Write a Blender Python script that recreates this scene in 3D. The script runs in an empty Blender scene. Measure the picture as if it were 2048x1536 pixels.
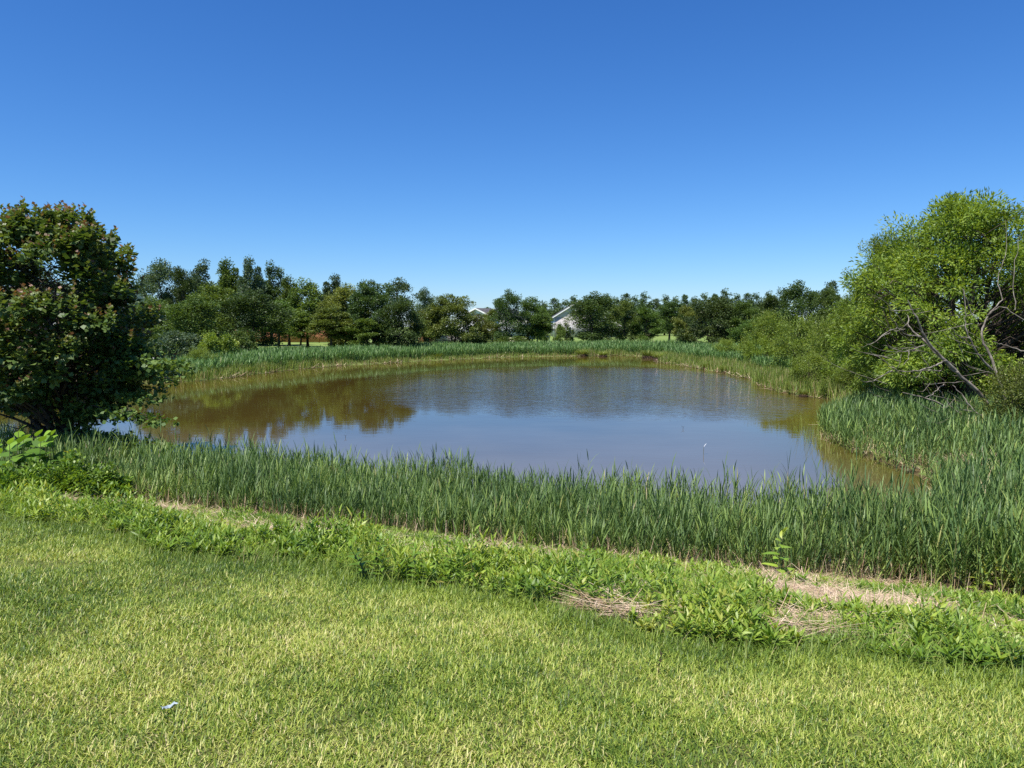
import bpy, math, random
import numpy as np
from mathutils import Vector

sc = bpy.context.scene
COL = sc.collection
# ------------------------------------------------------------------ camera
F = 1450.0; HOR = 653.0; EYE = 3.3
PITCH = math.atan((768 - HOR) / F)
cam_d = bpy.data.cameras.new('camera'); cam = bpy.data.objects.new('camera', cam_d); COL.objects.link(cam)
cam.location = (0, 0, EYE); cam.rotation_euler = (math.pi/2 - PITCH, 0, 0)
cam_d.sensor_width = 36; cam_d.lens = 36*F/2048; cam_d.clip_end = 6000; cam_d.clip_start = 0.05
sc.camera = cam
# ------------------------------------------------------------------ sun and sky
SUN_EL = math.radians(64); SUN_AZ = math.radians(-142)      # azimuth from +Y, negative = to the left
sdir = Vector((math.sin(SUN_AZ)*math.cos(SUN_EL), math.cos(SUN_AZ)*math.cos(SUN_EL), math.sin(SUN_EL)))
sun_d = bpy.data.lights.new('sun', 'SUN'); sun = bpy.data.objects.new('sun', sun_d); COL.objects.link(sun)
sun_d.energy = 5.0; sun_d.angle = math.radians(0.5); sun_d.color = (1, .95, .86)
sun.rotation_euler = sdir.to_track_quat('Z', 'Y').to_euler(); sun.location = sdir*50
w = bpy.data.worlds.new('World'); sc.world = w; w.use_nodes = True
nt = w.node_tree; bg = nt.nodes['Background']
sky = nt.nodes.new('ShaderNodeTexSky'); sky.sky_type = 'NISHITA'; sky.sun_disc = False
sky.sun_elevation = SUN_EL; sky.sun_rotation = SUN_AZ
sky.air_density = 1.0; sky.dust_density = 0.1; sky.ozone_density = 2.0; sky.altitude = 50
SKY_G = (1.43, 1.156, .972); SKY_A = (.58, .707, .964)
sep = nt.nodes.new('ShaderNodeSeparateColor'); com = nt.nodes.new('ShaderNodeCombineColor')
sclr = nt.nodes.new('ShaderNodeVectorMath'); sclr.operation = 'SCALE'; sclr.inputs['Scale'].default_value = .1
nt.links.new(sky.outputs[0], sclr.inputs[0]); nt.links.new(sclr.outputs[0], sep.inputs[0])
for i, ch in enumerate(('Red', 'Green', 'Blue')):
    p = nt.nodes.new('ShaderNodeMath'); p.operation = 'POWER'; p.inputs[1].default_value = SKY_G[i]
    m = nt.nodes.new('ShaderNodeMath'); m.operation = 'MULTIPLY'; m.inputs[1].default_value = SKY_A[i]*10
    nt.links.new(sep.outputs[ch], p.inputs[0]); nt.links.new(p.outputs[0], m.inputs[0]); nt.links.new(m.outputs[0], com.inputs[ch])
nt.links.new(com.outputs[0], bg.inputs['Color']); bg.inputs['Strength'].default_value = 0.1
sc.view_settings.view_transform = 'Standard'; sc.view_settings.look = 'None'
sc.view_settings.exposure = 0.6; sc.view_settings.gamma = 1
sc.cycles.use_denoising = False; sc.cycles.max_bounces = 6; sc.cycles.transparent_max_bounces = 8; sc.cycles.caustics_reflective = False
sc.cycles.caustics_refractive = False

# ------------------------------------------------------------------ helpers
rng = np.random.default_rng(11)
PI = math.pi
def ray(px, py):
    cp, sp = math.cos(PITCH), math.sin(PITCH)
    u = (px-1024)/F; v = (768-py)/F
    return np.array([u, cp + v*sp, -sp + v*cp])
def at(px, py, Y):
    d = ray(px, py); return np.array([0, 0, EYE]) + d*(Y/d[1])
def hashn(ix, iy, s):
    n = (ix.astype(np.int64)*374761393 + iy.astype(np.int64)*668265263 + s*974634777) & 0x7fffffff
    n = ((n ^ (n >> 13))*1274126177) & 0x7fffffff
    return ((n ^ (n >> 16)) & 0xffff)/65535.0
def noise2(x, y, sc_, s=0):
    x = np.asarray(x, float)*sc_; y = np.asarray(y, float)*sc_
    ix = np.floor(x); iy = np.floor(y); fx = x-ix; fy = y-iy
    fx = fx*fx*(3-2*fx); fy = fy*fy*(3-2*fy)
    a = hashn(ix, iy, s); b = hashn(ix+1, iy, s); c = hashn(ix, iy+1, s); d = hashn(ix+1, iy+1, s)
    return (a*(1-fx)+b*fx)*(1-fy) + (c*(1-fx)+d*fx)*fy
def fbm(x, y, sc_, s=0):
    return .55*noise2(x, y, sc_, s) + .3*noise2(x, y, sc_*2.1, s+1) + .15*noise2(x, y, sc_*4.3, s+2)
def sstep(a, b, x):
    t = np.clip((x-a)/(b-a), 0, 1); return t*t*(3-2*t)

# pond outline (water's edge), metres, water level z = 0
POND = np.array([(-22, 18.5), (-14, 17.3), (-10.5, 16.0), (-8.2, 14.9), (-5.8, 13.4), (-3, 11.9), (0, 10.6), (3.2, 9.6), (5.6, 9.6),
 (7.2, 11.4), (8.1, 13.2), (8.9, 14.6), (9.0, 16.2), (9.0, 18.3), (9.3, 20.6), (9.9, 22.6), (10.8, 24.4), (12.6, 27), (14.0, 30), (14.3, 32.5), (13.5, 36),
 (14.0, 41), (15.1, 46), (14.9, 53.5), (14.2, 64), (13.4, 66.5), (15.4, 72), (15.6, 80), (12, 83), (6.8, 80), (2, 79.5), (-1.2, 77), (-5, 73), (-8.3, 70),
 (-11, 65), (-13.9, 62), (-16.5, 56), (-17.9, 49.5), (-18.6, 44.7), (-19.9, 42.5), (-22, 40), (-23.5, 36), (-24, 31), (-28, 27), (-29, 21)], float)
def sdf(x, y):
    x = np.asarray(x, float); y = np.asarray(y, float); sh = x.shape; x = x.ravel(); y = y.ravel()
    d2 = np.full(x.shape, 1e18); ins = np.zeros(x.shape, bool); n = len(POND)
    for i in range(n):
        ax, ay = POND[i]; bx, by = POND[(i+1) % n]
        ex, ey = bx-ax, by-ay; wx, wy = x-ax, y-ay
        t = np.clip((wx*ex+wy*ey)/(ex*ex+ey*ey), 0, 1)
        dx = wx-t*ex; dy = wy-t*ey; d2 = np.minimum(d2, dx*dx+dy*dy)
        c = ((ay > y) != (by > y)) & (x < (bx-ax)*(y-ay)/((by-ay) if by != ay else 1e-9)+ax)
        ins ^= c
    d = np.sqrt(d2); d[ins] *= -1
    d = d + (fbm(x, y, .6, 5)-.5)*.7*sstep(20, 40, y)
    return d.reshape(sh)
LN = np.array([0.36, 0.933])   # normal of the near shore line, pointing away from the camera
def nearS(x, y): return (10.5*LN[1]) - (x*LN[0] + y*LN[1])
def hfun(x, y):
    x = np.asarray(x, float); y = np.asarray(y, float)
    d = sdf(x, y); s = nearS(x, y)
    hn = np.interp(s, [-1, 0, .5, 1.2, 3, 4.1, 5.1, 6.8, 12, 40], [0, .02, .19, .40, .84, 1.13, 1.42, 1.64, 1.72, 1.9])
    hn = hn*sstep(-.2, .9, d)
    hf = np.interp(d, [0, .4, 3, 14, 40, 400], [0.0, .08, .2, .75, 1.15, 2.0]) + (fbm(x, y, .12, 9)-.5)*.25*sstep(1, 10, d)*sstep(14, 30, np.abs(x)+y*.3)
    h = np.maximum(hn, hf) + (fbm(x, y, 1.3, 3)-.5)*.06*sstep(0, 1, d)
    hin = -np.minimum(.22*(-d), .9)
    return np.where(d > 0, h, hin)
def hz(x, y): return float(hfun(np.array([x]), np.array([y]))[0])
def ground(px, py):
    d = ray(px, py); o = np.array([0, 0, EYE]); ts = np.geomspace(1.5, 400, 900)
    P = o[None]+d[None]*ts[:, None]; hh = hfun(P[:, 0], P[:, 1]); k = int(np.argmax(P[:, 2] < np.maximum(hh, 0)))
    return P[k]

def tag(o, label=None, cat=None, group=None, kind=None):
    if label: o['label'] = label
    if cat: o['category'] = cat
    if group: o['group'] = group
    if kind: o['kind'] = kind
    return o
def empty(name, loc, label, cat, group=None, rz=0, scale=(1, 1, 1)):
    o = bpy.data.objects.new(name, None); COL.objects.link(o); o.location = loc; o.rotation_euler = (0, 0, rz); o.scale = scale
    o.empty_display_size = .2
    return tag(o, label, cat, group)
def inst(name, me, parent=None, mat=None):
    o = bpy.data.objects.new(name, me); COL.objects.link(o)
    if parent: o.parent = parent
    if mat:
        o.material_slots[0].link = 'OBJECT'; o.material_slots[0].material = mat
    return o
class Acc:
    def __init__(s): s.v = []; s.f = []; s.t = []; s.n = 0
    def add(s, V, Q, T):
        s.v.append(V.reshape(-1, 3)); s.f.append(Q.reshape(-1, 4)+s.n); s.t.append(np.asarray(T, float).ravel()); s.n += len(V.reshape(-1, 3))
    def mesh(s, name, mat, smooth=False):
        V = np.concatenate(s.v); Q = np.concatenate(s.f); T = np.concatenate(s.t)
        me = bpy.data.meshes.new(name); me.vertices.add(len(V)); me.vertices.foreach_set('co', V.astype(np.float32).ravel())
        me.loops.add(len(Q)*4); me.loops.foreach_set('vertex_index', Q.astype(np.int32).ravel())
        me.polygons.add(len(Q)); me.polygons.foreach_set('loop_start', np.arange(0, len(Q)*4, 4, dtype=np.int32))
        if smooth: me.polygons.foreach_set('use_smooth', np.ones(len(Q), bool))
        me.update(calc_edges=True)
        a = me.attributes.new('tint', 'FLOAT', 'POINT'); a.data.foreach_set('value', T.astype(np.float32))
        me.materials.append(mat); return me
    def build(s, name, mat, parent=None, smooth=False):
        return inst(name, s.mesh(name, mat, smooth), parent)
    # strip blades: base (n,3), azimuth, lean from vertical, extra lean along the blade, length, width, width profile
    def blades(s, B, az, lean, curl, L, W, tint, prof=(1, .8, .06), roll=None):
        n = len(B); k = len(prof); az, lean, curl, L, W, tint = [np.broadcast_to(np.asarray(q, float), (n,)) for q in (az, lean, curl, L, W, tint)]
        hx, hy = np.cos(az), np.sin(az); side = np.stack([-hy, hx, np.zeros(n)], 1)
        if roll is not None:
            up = np.stack([-hx*np.cos(lean), -hy*np.cos(lean), np.sin(lean)], 1); r = np.broadcast_to(roll, (n,))[:, None]
            side = side*np.cos(r)+up*np.sin(r)
        P = B.copy(); V = np.zeros((n, k, 2, 3)); seg = L/(k-1)
        for i in range(k):
            wv = side*(W*prof[i]*.5)[:, None]; V[:, i, 0] = P-wv; V[:, i, 1] = P+wv
            a = lean+curl*(i+.5)/(k-1)
            P = P + np.stack([hx*np.sin(a), hy*np.sin(a), np.cos(a)], 1)*seg[:, None]
        q = []
        for i in range(k-1): q.append([2*i, 2*i+1, 2*i+3, 2*i+2])
        Q = np.array(q)[None]+(np.arange(n)*2*k)[:, None, None]
        s.add(V, Q, np.repeat(tint, 2*k))
    # kite leaves: position, direction, approximate normal
    def kites(s, P, D, N, L, W, tint, fold=.12):
        n = len(P); D = D/np.linalg.norm(D, axis=1, keepdims=True); S = np.cross(D, N); S /= (np.linalg.norm(S, axis=1, keepdims=True)+1e-9)
        U = np.cross(S, D); L = np.broadcast_to(L, (n,))[:, None]; W = np.broadcast_to(W, (n,))[:, None]
        V = np.stack([P, P+D*L*.42+S*W*.5+U*L*fold, P+D*L, P+D*L*.42-S*W*.5+U*L*fold], 1)
        Q = np.arange(n*4).reshape(n, 4); s.add(V, Q, np.repeat(np.broadcast_to(tint, (n,)), 4))
    def tube(s, pts, rad, sides=6, tint=.5):
        pts = np.asarray(pts, float); m = len(pts); rad = np.broadcast_to(np.asarray(rad, float), (m,))
        T = np.gradient(pts, axis=0); T /= np.linalg.norm(T, axis=1, keepdims=True)+1e-9
        ref = np.array([.13, .95, .2]) if abs(T[0][2]) > .7 else np.array([.1, .2, 1.])
        A = np.cross(T, ref); A /= np.linalg.norm(A, axis=1, keepdims=True)+1e-9; Bv = np.cross(T, A)
        an = np.arange(sides)*2*PI/sides
        V = pts[:, None]+rad[:, None, None]*(A[:, None]*np.cos(an)[None, :, None]+Bv[:, None]*np.sin(an)[None, :, None])
        i = np.arange(m-1)[:, None]; j = np.arange(sides)[None]; j2 = (j+1) % sides
        Q = np.stack([i*sides+j, i*sides+j2, (i+1)*sides+j2, (i+1)*sides+j], -1)
        s.add(V, Q, np.full(m*sides, tint))
    def box(s, x0, x1, y0, y1, z0, z1, tint=.5):
        V = np.array([(x, y, z) for z in (z0, z1) for y in (y0, y1) for x in (x0, x1)], float)
        s.add(V, np.array([[0, 2, 3, 1], [4, 5, 7, 6], [0, 1, 5, 4], [2, 6, 7, 3], [0, 4, 6, 2], [1, 3, 7, 5]]), np.full(8, tint))
    def quad(s, a, b, c, d, tint=.5): s.add(np.array([a, b, c, d], float), np.array([[0, 1, 2, 3]]), np.full(4, tint))

# ------------------------------------------------------------------ materials
def newmat(name):
    m = bpy.data.materials.new(name); m.use_nodes = True; return m, m.node_tree, m.node_tree.nodes['Principled BSDF']
def leafmat(name, cols, trans=.35, rough=.5, spec=.35, tcol=(1.25, 1.15, .45), hue=0.0, big=0.0):
    """cols: list of (position, (r,g,b)) over the per-leaf tint"""
    m, t, b = newmat(name); at_ = t.nodes.new('ShaderNodeAttribute'); at_.attribute_name = 'tint'
    r = t.nodes.new('ShaderNodeValToRGB'); el = r.color_ramp.elements
    for i, (p, c) in enumerate(cols):
        e = el[i] if i < 2 else el.new(p)
        e.position = p; e.color = (*c, 1)
    t.links.new(at_.outputs['Fac'], r.inputs[0])
    oi = t.nodes.new('ShaderNodeObjectInfo'); hs = t.nodes.new('ShaderNodeHueSaturation')
    mr = t.nodes.new('ShaderNodeMapRange'); mr.inputs['To Min'].default_value = .8; mr.inputs['To Max'].default_value = 1.2
    t.links.new(oi.outputs['Random'], mr.inputs['Value']); t.links.new(mr.outputs[0], hs.inputs['Value'])
    if hue: 
        m2 = t.nodes.new('ShaderNodeMapRange'); m2.inputs['To Min'].default_value = .5-hue; m2.inputs['To Max'].default_value = .5+hue
        mm = t.nodes.new('ShaderNodeMath'); mm.operation = 'FRACT'; mu = t.nodes.new('ShaderNodeMath'); mu.operation = 'MULTIPLY'; mu.inputs[1].default_value = 7.31
        t.links.new(oi.outputs['Random'], mu.inputs[0]); t.links.new(mu.outputs[0], mm.inputs[0]); t.links.new(mm.outputs[0], m2.inputs['Value']); t.links.new(m2.outputs[0], hs.inputs['Hue'])
    t.links.new(r.outputs[0], hs.inputs['Color']); t.links.new(hs.outputs[0], b.inputs['Base Color'])
    b.inputs['Roughness'].default_value = rough; b.inputs['Specular IOR Level'].default_value = spec
    tr = t.nodes.new('ShaderNodeBsdfTranslucent'); mx = t.nodes.new('ShaderNodeMixShader'); mx.inputs[0].default_value = trans
    vm = t.nodes.new('ShaderNodeVectorMath'); vm.operation = 'MULTIPLY'; vm.inputs[1].default_value = tcol
    t.links.new(hs.outputs[0], vm.inputs[0]); t.links.new(vm.outputs[0], tr.inputs['Color'])
    out = t.nodes['Material Output']; t.links.new(b.outputs[0], mx.inputs[1]); t.links.new(tr.outputs[0], mx.inputs[2]); t.links.new(mx.outputs[0], out.inputs['Surface'])
    return m
def plain(name, c1, c2, scale=4, rough=.8, stretch=(1, 1, 1), spec=.3, bump=0):
    m, t, b = newmat(name); tc = t.nodes.new('ShaderNodeTexCoord'); mp = t.nodes.new('ShaderNodeMapping'); mp.inputs['Scale'].default_value = stretch
    n = t.nodes.new('ShaderNodeTexNoise'); n.inputs['Scale'].default_value = scale; n.inputs['Detail'].default_value = 6
    mx = t.nodes.new('ShaderNodeMix'); mx.data_type = 'RGBA'; mx.inputs['A'].default_value = (*c1, 1); mx.inputs['B'].default_value = (*c2, 1)
    rr = t.nodes.new('ShaderNodeMapRange'); rr.inputs['From Min'].default_value = .35; rr.inputs['From Max'].default_value = .65
    t.links.new(tc.outputs['Object'], mp.inputs[0]); t.links.new(mp.outputs[0], n.inputs[0]); t.links.new(n.outputs['Fac'], rr.inputs[0]); t.links.new(rr.outputs[0], mx.inputs[0])
    t.links.new(mx.outputs['Result'], b.inputs['Base Color']); b.inputs['Roughness'].default_value = rough; b.inputs['Specular IOR Level'].default_value = spec
    if bump:
        bp = t.nodes.new('ShaderNodeBump'); bp.inputs['Strength'].default_value = bump; bp.inputs['Distance'].default_value = .02
        t.links.new(n.outputs['Fac'], bp.inputs['Height']); t.links.new(bp.outputs[0], b.inputs['Normal'])
    return m

M = {}
M['lawn'] = leafmat('lawn_blades', [(0, (.05, .10, .018)), (.3, (.12, .20, .025)), (.6, (.29, .37, .05)), (.84, (.50, .52, .14)), (1, (.62, .52, .28))], .3, .45, .4)
M['reed'] = leafmat('reed_leaf', [(0, (.065, .12, .045)), (.5, (.15, .235, .065)), (.8, (.28, .375, .09)), (.93, (.30, .30, .10)), (1, (.42, .36, .20))], .3, .48, .32, (1.0, 1.1, .6))
M['reed_far'] = leafmat('reed_leaf_far', [(0, (.07, .14, .045)), (.6, (.14, .25, .07)), (.9, (.22, .32, .10)), (1, (.40, .36, .18))], .3, .5, .4, (1.0, 1.1, .6))
M['weed'] = leafmat('weed_leaf', [(0, (.06, .13, .02)), (.5, (.20, .34, .035)), (.85, (.42, .54, .08)), (1, (.45, .42, .10))], .35, .45, .4)
M['sedge'] = leafmat('sedge_leaf', [(0, (.10, .17, .03)), (.6, (.20, .27, .05)), (.9, (.30, .32, .08)), (1, (.42, .34, .18))], .3, .5, .3)
M['straw'] = leafmat('dead_stalks', [(0, (.20, .12, .07)), (.5, (.42, .30, .19)), (1, (.72, .58, .42))], .05, .6, .3, (1, 1, 1))
M['maple'] = leafmat('maple_leaf', [(0, (.035, .07, .018)), (.4, (.085, .15, .035)), (.82, (.16, .22, .05)), (.9, (.17, .15, .06)), (1, (.25, .12, .08))], .32, .5, .4)
M['dark'] = leafmat('dark_foliage', [(0, (.035, .068, .018)), (.6, (.075, .125, .030)), (1, (.14, .20, .045))], .28, .5, .35, hue=.012)
M['mid'] = leafmat('mid_foliage', [(0, (.055, .10, .020)), (.6, (.115, .185, .036)), (1, (.20, .27, .055))], .3, .5, .35, hue=.015)
M['olive'] = leafmat('olive_foliage', [(0, (.08, .11, .022)), (.6, (.15, .19, .040)), (1, (.25, .27, .06))], .3, .5, .35, hue=.012)
M['gray'] = leafmat('grey_green_foliage', [(0, (.05, .09, .045)), (.6, (.09, .14, .075)), (1, (.15, .20, .11))], .3, .5, .35)
M['bright'] = leafmat('yellow_green_foliage', [(0, (.10, .16, .025)), (.6, (.19, .27, .045)), (1, (.30, .36, .07))], .38, .5, .35)
M['willow'] = leafmat('willow_foliage', [(0, (.08, .15, .02)), (.6, (.22, .32, .045)), (1, (.38, .47, .08))], .42, .5, .35)
M['pine'] = leafmat('distant_foliage', [(0, (.045, .085, .03)), (.6, (.09, .145, .045)), (1, (.15, .21, .07))], .25, .55, .3, hue=.01)
M['flower'] = leafmat('white_blossom', [(0, (.45, .47, .28)), (1, (.7, .7, .5))], .2, .6, .2, (1, 1, .9))
M['bark'] = plain('bark', (.035, .026, .02), (.09, .07, .055), 6, .9, (1, 1, .3), bump=.5)
M['bark_pale'] = plain('weathered_branch', (.08, .065, .05), (.32, .28, .23), 7, .8, (1, 1, 1))
M['stem'] = plain('green_stem', (.10, .14, .05), (.16, .12, .06), 8)
M['siding'] = plain('lap_siding', (.52, .48, .49), (.58, .54, .54), 1.2, .6)
M['white'] = plain('white_paint', (.76, .76, .76), (.82, .82, .80), 2, .5)
M['roof'] = plain('roof_shingle', (.05, .05, .055), (.10, .095, .10), 3, .85)
M['glass'] = plain('window_glass', (.02, .025, .035), (.04, .05, .06), 1, .08, spec=.6)
M['fence_red'] = plain('red_brown_fence', (.34, .13, .07), (.50, .21, .12), 3, .8, (6, 1, .4))
M['fence_gray'] = plain('grey_fence', (.24, .22, .22), (.36, .33, .32), 3, .8, (6, 1, .4))
M['graywood'] = plain('weathered_board', (.30, .28, .26), (.48, .46, .44), 5, .8, (1, 4, 4))
M['yellow'] = plain('yellow_leaf', (.75, .55, .04), (.85, .66, .08), 30, .5)
M['scrap'] = plain('pale_scrap', (.22, .28, .34), (.55, .62, .68), 60, .3, spec=.6)
# ground
def ground_mat():
    m, t, b = newmat('ground'); at_ = t.nodes.new('ShaderNodeAttribute'); at_.attribute_name = 'tint'
    tc = t.nodes.new('ShaderNodeTexCoord')
    n1 = t.nodes.new('ShaderNodeTexNoise'); n1.inputs['Scale'].default_value = 9; n1.inputs['Detail'].default_value = 8
    n2 = t.nodes.new('ShaderNodeTexNoise'); n2.inputs['Scale'].default_value = .35; n2.inputs['Detail'].default_value = 5
    for n in (n1, n2): t.links.new(tc.outputs['Object'], n.inputs[0])
    def mix(f, a, c):
        x = t.nodes.new('ShaderNodeMix'); x.data_type = 'RGBA'
        for k, v in (('A', a), ('B', c)):
            if isinstance(v, tuple): x.inputs[k].default_value = (*v, 1)
            else: t.links.new(v, x.inputs[k])
        t.links.new(f, x.inputs[0]); return x.outputs['Result']
    def rmp(o, a, c):
        r = t.nodes.new('ShaderNodeMapRange'); r.inputs['From Min'].default_value = a; r.inputs['From Max'].default_value = c; t.links.new(o, r.inputs[0]); return r.outputs[0]
    lawn = mix(rmp(n1.outputs['Fac'], .35, .65), (.06, .08, .02), (.12, .12, .045))
    far = mix(rmp(n2.outputs['Fac'], .35, .65), (.13, .20, .045), (.20, .26, .08))
    bank = mix(rmp(n1.outputs['Fac'], .4, .62), (.08, .07, .03), (.18, .16, .07))
    mud = (.10, .075, .035)
    g = mix(rmp(at_.outputs['Fac'], 0, 1), lawn, bank)
    g = mix(rmp(at_.outputs['Fac'], 1, 2), g, far)
    g = mix(rmp(at_.outputs['Fac'], 2, 3), g, mud)
    t.links.new(g, b.inputs['Base Color']); b.inputs['Roughness'].default_value = .95; b.inputs['Specular IOR Level'].default_value = .1
    bp = t.nodes.new('ShaderNodeBump'); bp.inputs['Strength'].default_value = .6; bp.inputs['Distance'].default_value = .03
    t.links.new(n1.outputs['Fac'], bp.inputs['Height']); t.links.new(bp.outputs[0], b.inputs['Normal'])
    return m
def water_mat():
    m, t, b = newmat('water'); tc = t.nodes.new('ShaderNodeTexCoord')
    def noise(scale, st, det=3, dist=0):
        mp = t.nodes.new('ShaderNodeMapping'); mp.inputs['Scale'].default_value = st; t.links.new(tc.outputs['Object'], mp.inputs[0])
        n = t.nodes.new('ShaderNodeTexNoise'); n.inputs['Scale'].default_value = scale; n.inputs['Detail'].default_value = det; n.inputs['Distortion'].default_value = dist
        t.links.new(mp.outputs[0], n.inputs[0]); return n.outputs['Fac']
    def rmp(o, a, c, x=0, y=1):
        r = t.nodes.new('ShaderNodeMapRange'); r.inputs['From Min'].default_value = a; r.inputs['From Max'].default_value = c
        r.inputs['To Min'].default_value = x; r.inputs['To Max'].default_value = y; t.links.new(o, r.inputs[0]); return r.outputs[0]
    def mth(op, a, c):
        q = t.nodes.new('ShaderNodeMath'); q.operation = op
        for i, v in enumerate((a, c)):
            if isinstance(v, (int, float)): q.inputs[i].default_value = v
            else: t.links.new(v, q.inputs[i])
        return q.outputs[0]
    # depth-ish attribute: 'tint' = distance from the bank
    at_ = t.nodes.new('ShaderNodeAttribute'); at_.attribute_name = 'tint'
    r = t.nodes.new('ShaderNodeValToRGB'); e = r.color_ramp.elements
    e[0].position = 0; e[0].color = (.08, .068, .014, 1); e[1].position = 1; e[1].color = (.062, .043, .010, 1)
    x = e.new(.35); x.color = (.095, .066, .012, 1)
    pn = rmp(noise(.5, (1, 1, 1), 4), .3, .7, -.12, .12)
    t.links.new(mth('ADD', at_.outputs['Fac'], pn), r.inputs[0]); b.inputs['Roughness'].default_value = .02; b.inputs['IOR'].default_value = 1.45; b.inputs['Specular IOR Level'].default_value = .5
    # wind: ripples on a belt in mid-pond, calm near the banks
    sx = t.nodes.new('ShaderNodeSeparateXYZ'); t.links.new(tc.outputs['Object'], sx.inputs[0])
    silt = mth('MULTIPLY', rmp(mth('ADD', sx.outputs['Y'], mth('MULTIPLY', noise(.25, (1, 1, 1), 3), 8)), 18, 29, 1, 0), mth('MULTIPLY', rmp(sx.outputs['X'], 5.0, 9.0, 1, 0), rmp(sx.outputs['X'], -16, -9, .2, 1)))
    mxs = t.nodes.new('ShaderNodeMix'); mxs.data_type = 'RGBA'; mxs.inputs['B'].default_value = (.14, .118, .085, 1)
    t.links.new(silt, mxs.inputs[0]); t.links.new(r.outputs[0], mxs.inputs['A']); t.links.new(mxs.outputs['Result'], b.inputs['Base Color'])
    dx = mth('DIVIDE', mth('SUBTRACT', sx.outputs['X'], 5.0), 13.0); dy = mth('DIVIDE', mth('SUBTRACT', sx.outputs['Y'], 43.0), 17.0)
    dd = mth('SQRT', mth('ADD', mth('MULTIPLY', dx, dx), mth('MULTIPLY', dy, dy)), 0)
    patch = mth('MULTIPLY', rmp(dd, .65, 1.1, 1, 0), rmp(noise(.16, (1, .6, 1), 3, .6), .30, .62, .35, 1))
    rip = noise(1.0, (2.2, 5.5, 1), 3, .4); rip2 = noise(1.0, (.5, 1.3, 1), 2)
    fine = mth('MULTIPLY', rip, mth('ADD', mth('MULTIPLY', patch, .045), .0010))
    hgt = mth('ADD', fine, mth('MULTIPLY', rip2, mth('ADD', mth('MULTIPLY', patch, .022), .0016)))
    bp = t.nodes.new('ShaderNodeBump'); bp.inputs['Strength'].default_value = 1; bp.inputs['Distance'].default_value = 1
    t.links.new(hgt, bp.inputs['Height']); t.links.new(bp.outputs[0], b.inputs['Normal'])
    return m

# ------------------------------------------------------------------ ground and water
def warp(n, a, lin, big):
    u = np.linspace(-1, 1, n); return lin*u + np.sign(u)*np.abs(u)**7*big
gx = warp(361, 0, 45, 2500); gy = warp(461, 0, 70, 2500)+30
X, Y = np.meshgrid(gx, gy); Z = hfun(X, Y); D_ = sdf(X, Y)
EX = np.array([-30, -8, -5.08, -1.7, -.08, 1.39, 2.83, 5, 12]); EY = np.array([18, 8.4, 7.1, 5.7, 4.92, 4.15, 3.95, 3.2, 1])
def edgeY(x): return np.interp(x, EX, EY) + (noise2(x, x*0, 1.7, 21)-.5)*.5
s_ = nearS(X, Y)
cov = np.where(Y < edgeY(X), 0., 1.); cov = np.where((s_ < -.5), 2*sstep(1.5, 5, D_)+1*(1-sstep(1.5, 5, D_)), cov)
cov = np.where(D_ < .3, 3., cov)
a = Acc(); ny, nx = X.shape
idx = np.arange(nx*ny).reshape(ny, nx)
a.add(np.stack([X, Y, Z], -1), np.stack([idx[:-1, :-1], idx[:-1, 1:], idx[1:, 1:], idx[1:, :-1]], -1), cov)
g = a.build('ground', ground_mat(), smooth=True); tag(g, kind='structure')
a = Acc(); wx = np.linspace(-34, 22, 141); wy = np.linspace(8, 90, 206); WX, WY = np.meshgrid(wx, wy)
wd = sdf(WX, WY); idx = np.arange(WX.size).reshape(WX.shape)
qs = np.stack([idx[:-1, :-1], idx[:-1, 1:], idx[1:, 1:], idx[1:, :-1]], -1).reshape(-1, 4)
a.add(np.stack([WX, WY, WX*0], -1), qs, np.clip(-wd/9, 0, 1))
wo = a.build('pond_water', water_mat(), smooth=True); tag(wo, kind='structure')

# ------------------------------------------------------------------ lawn
def scatter(n, x0, x1, y0, y1): return rng.uniform(x0, x1, n), rng.uniform(y0, y1, n)
def lawn():
    a = Acc()
    x, y = scatter(2200000, -7.5, 7.5, 1.9, 8.2)
    k = (y < edgeY(x)+rng.normal(0, .12, len(x))) & (np.abs(x) < .74*y+.7); x, y = x[k], y[k]
    k = rng.random(len(x)) < np.clip(3.2/y, .45, 1); x, y = x[k], y[k]
    n = len(x); z = hfun(x, y)
    dry = fbm(x, y, .9, 31); clump = noise2(x, y, 9, 33)
    tint = np.clip(rng.normal(.44, .24, n)+(dry-.5)*.5+(clump-.5)*.22, 0, .84); st = rng.random(n) < .03+.15*sstep(.5, .75, dry); tint[st] = rng.uniform(.84, 1, st.sum())
    edge = sstep(-.9, .1, y-edgeY(x)); tint = tint*(1-.45*edge)
    L = rng.uniform(.018, .052, n)*(1+.9*edge*rng.random(n)); az = rng.uniform(0, 2*PI, n)+0
    az = np.where(rng.random(n) < .12, noise2(x, y, 3, 40)*6*PI, az)
    lean = np.abs(rng.normal(.7, .4, n)); W = rng.uniform(.0022, .0048, n)*(1+.08*y)
    a.blades(np.stack([x, y, z-.004], 1), az, lean, rng.uniform(.2, 1.1, n), L, W, tint, (1, .85, .1))
    print('lawn', n); return a
o = lawn().build('lawn_grass', M['lawn']); tag(o, 'mown sunlit lawn grass with dry straw-coloured patches in the foreground', 'grass', kind='stuff')

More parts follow.
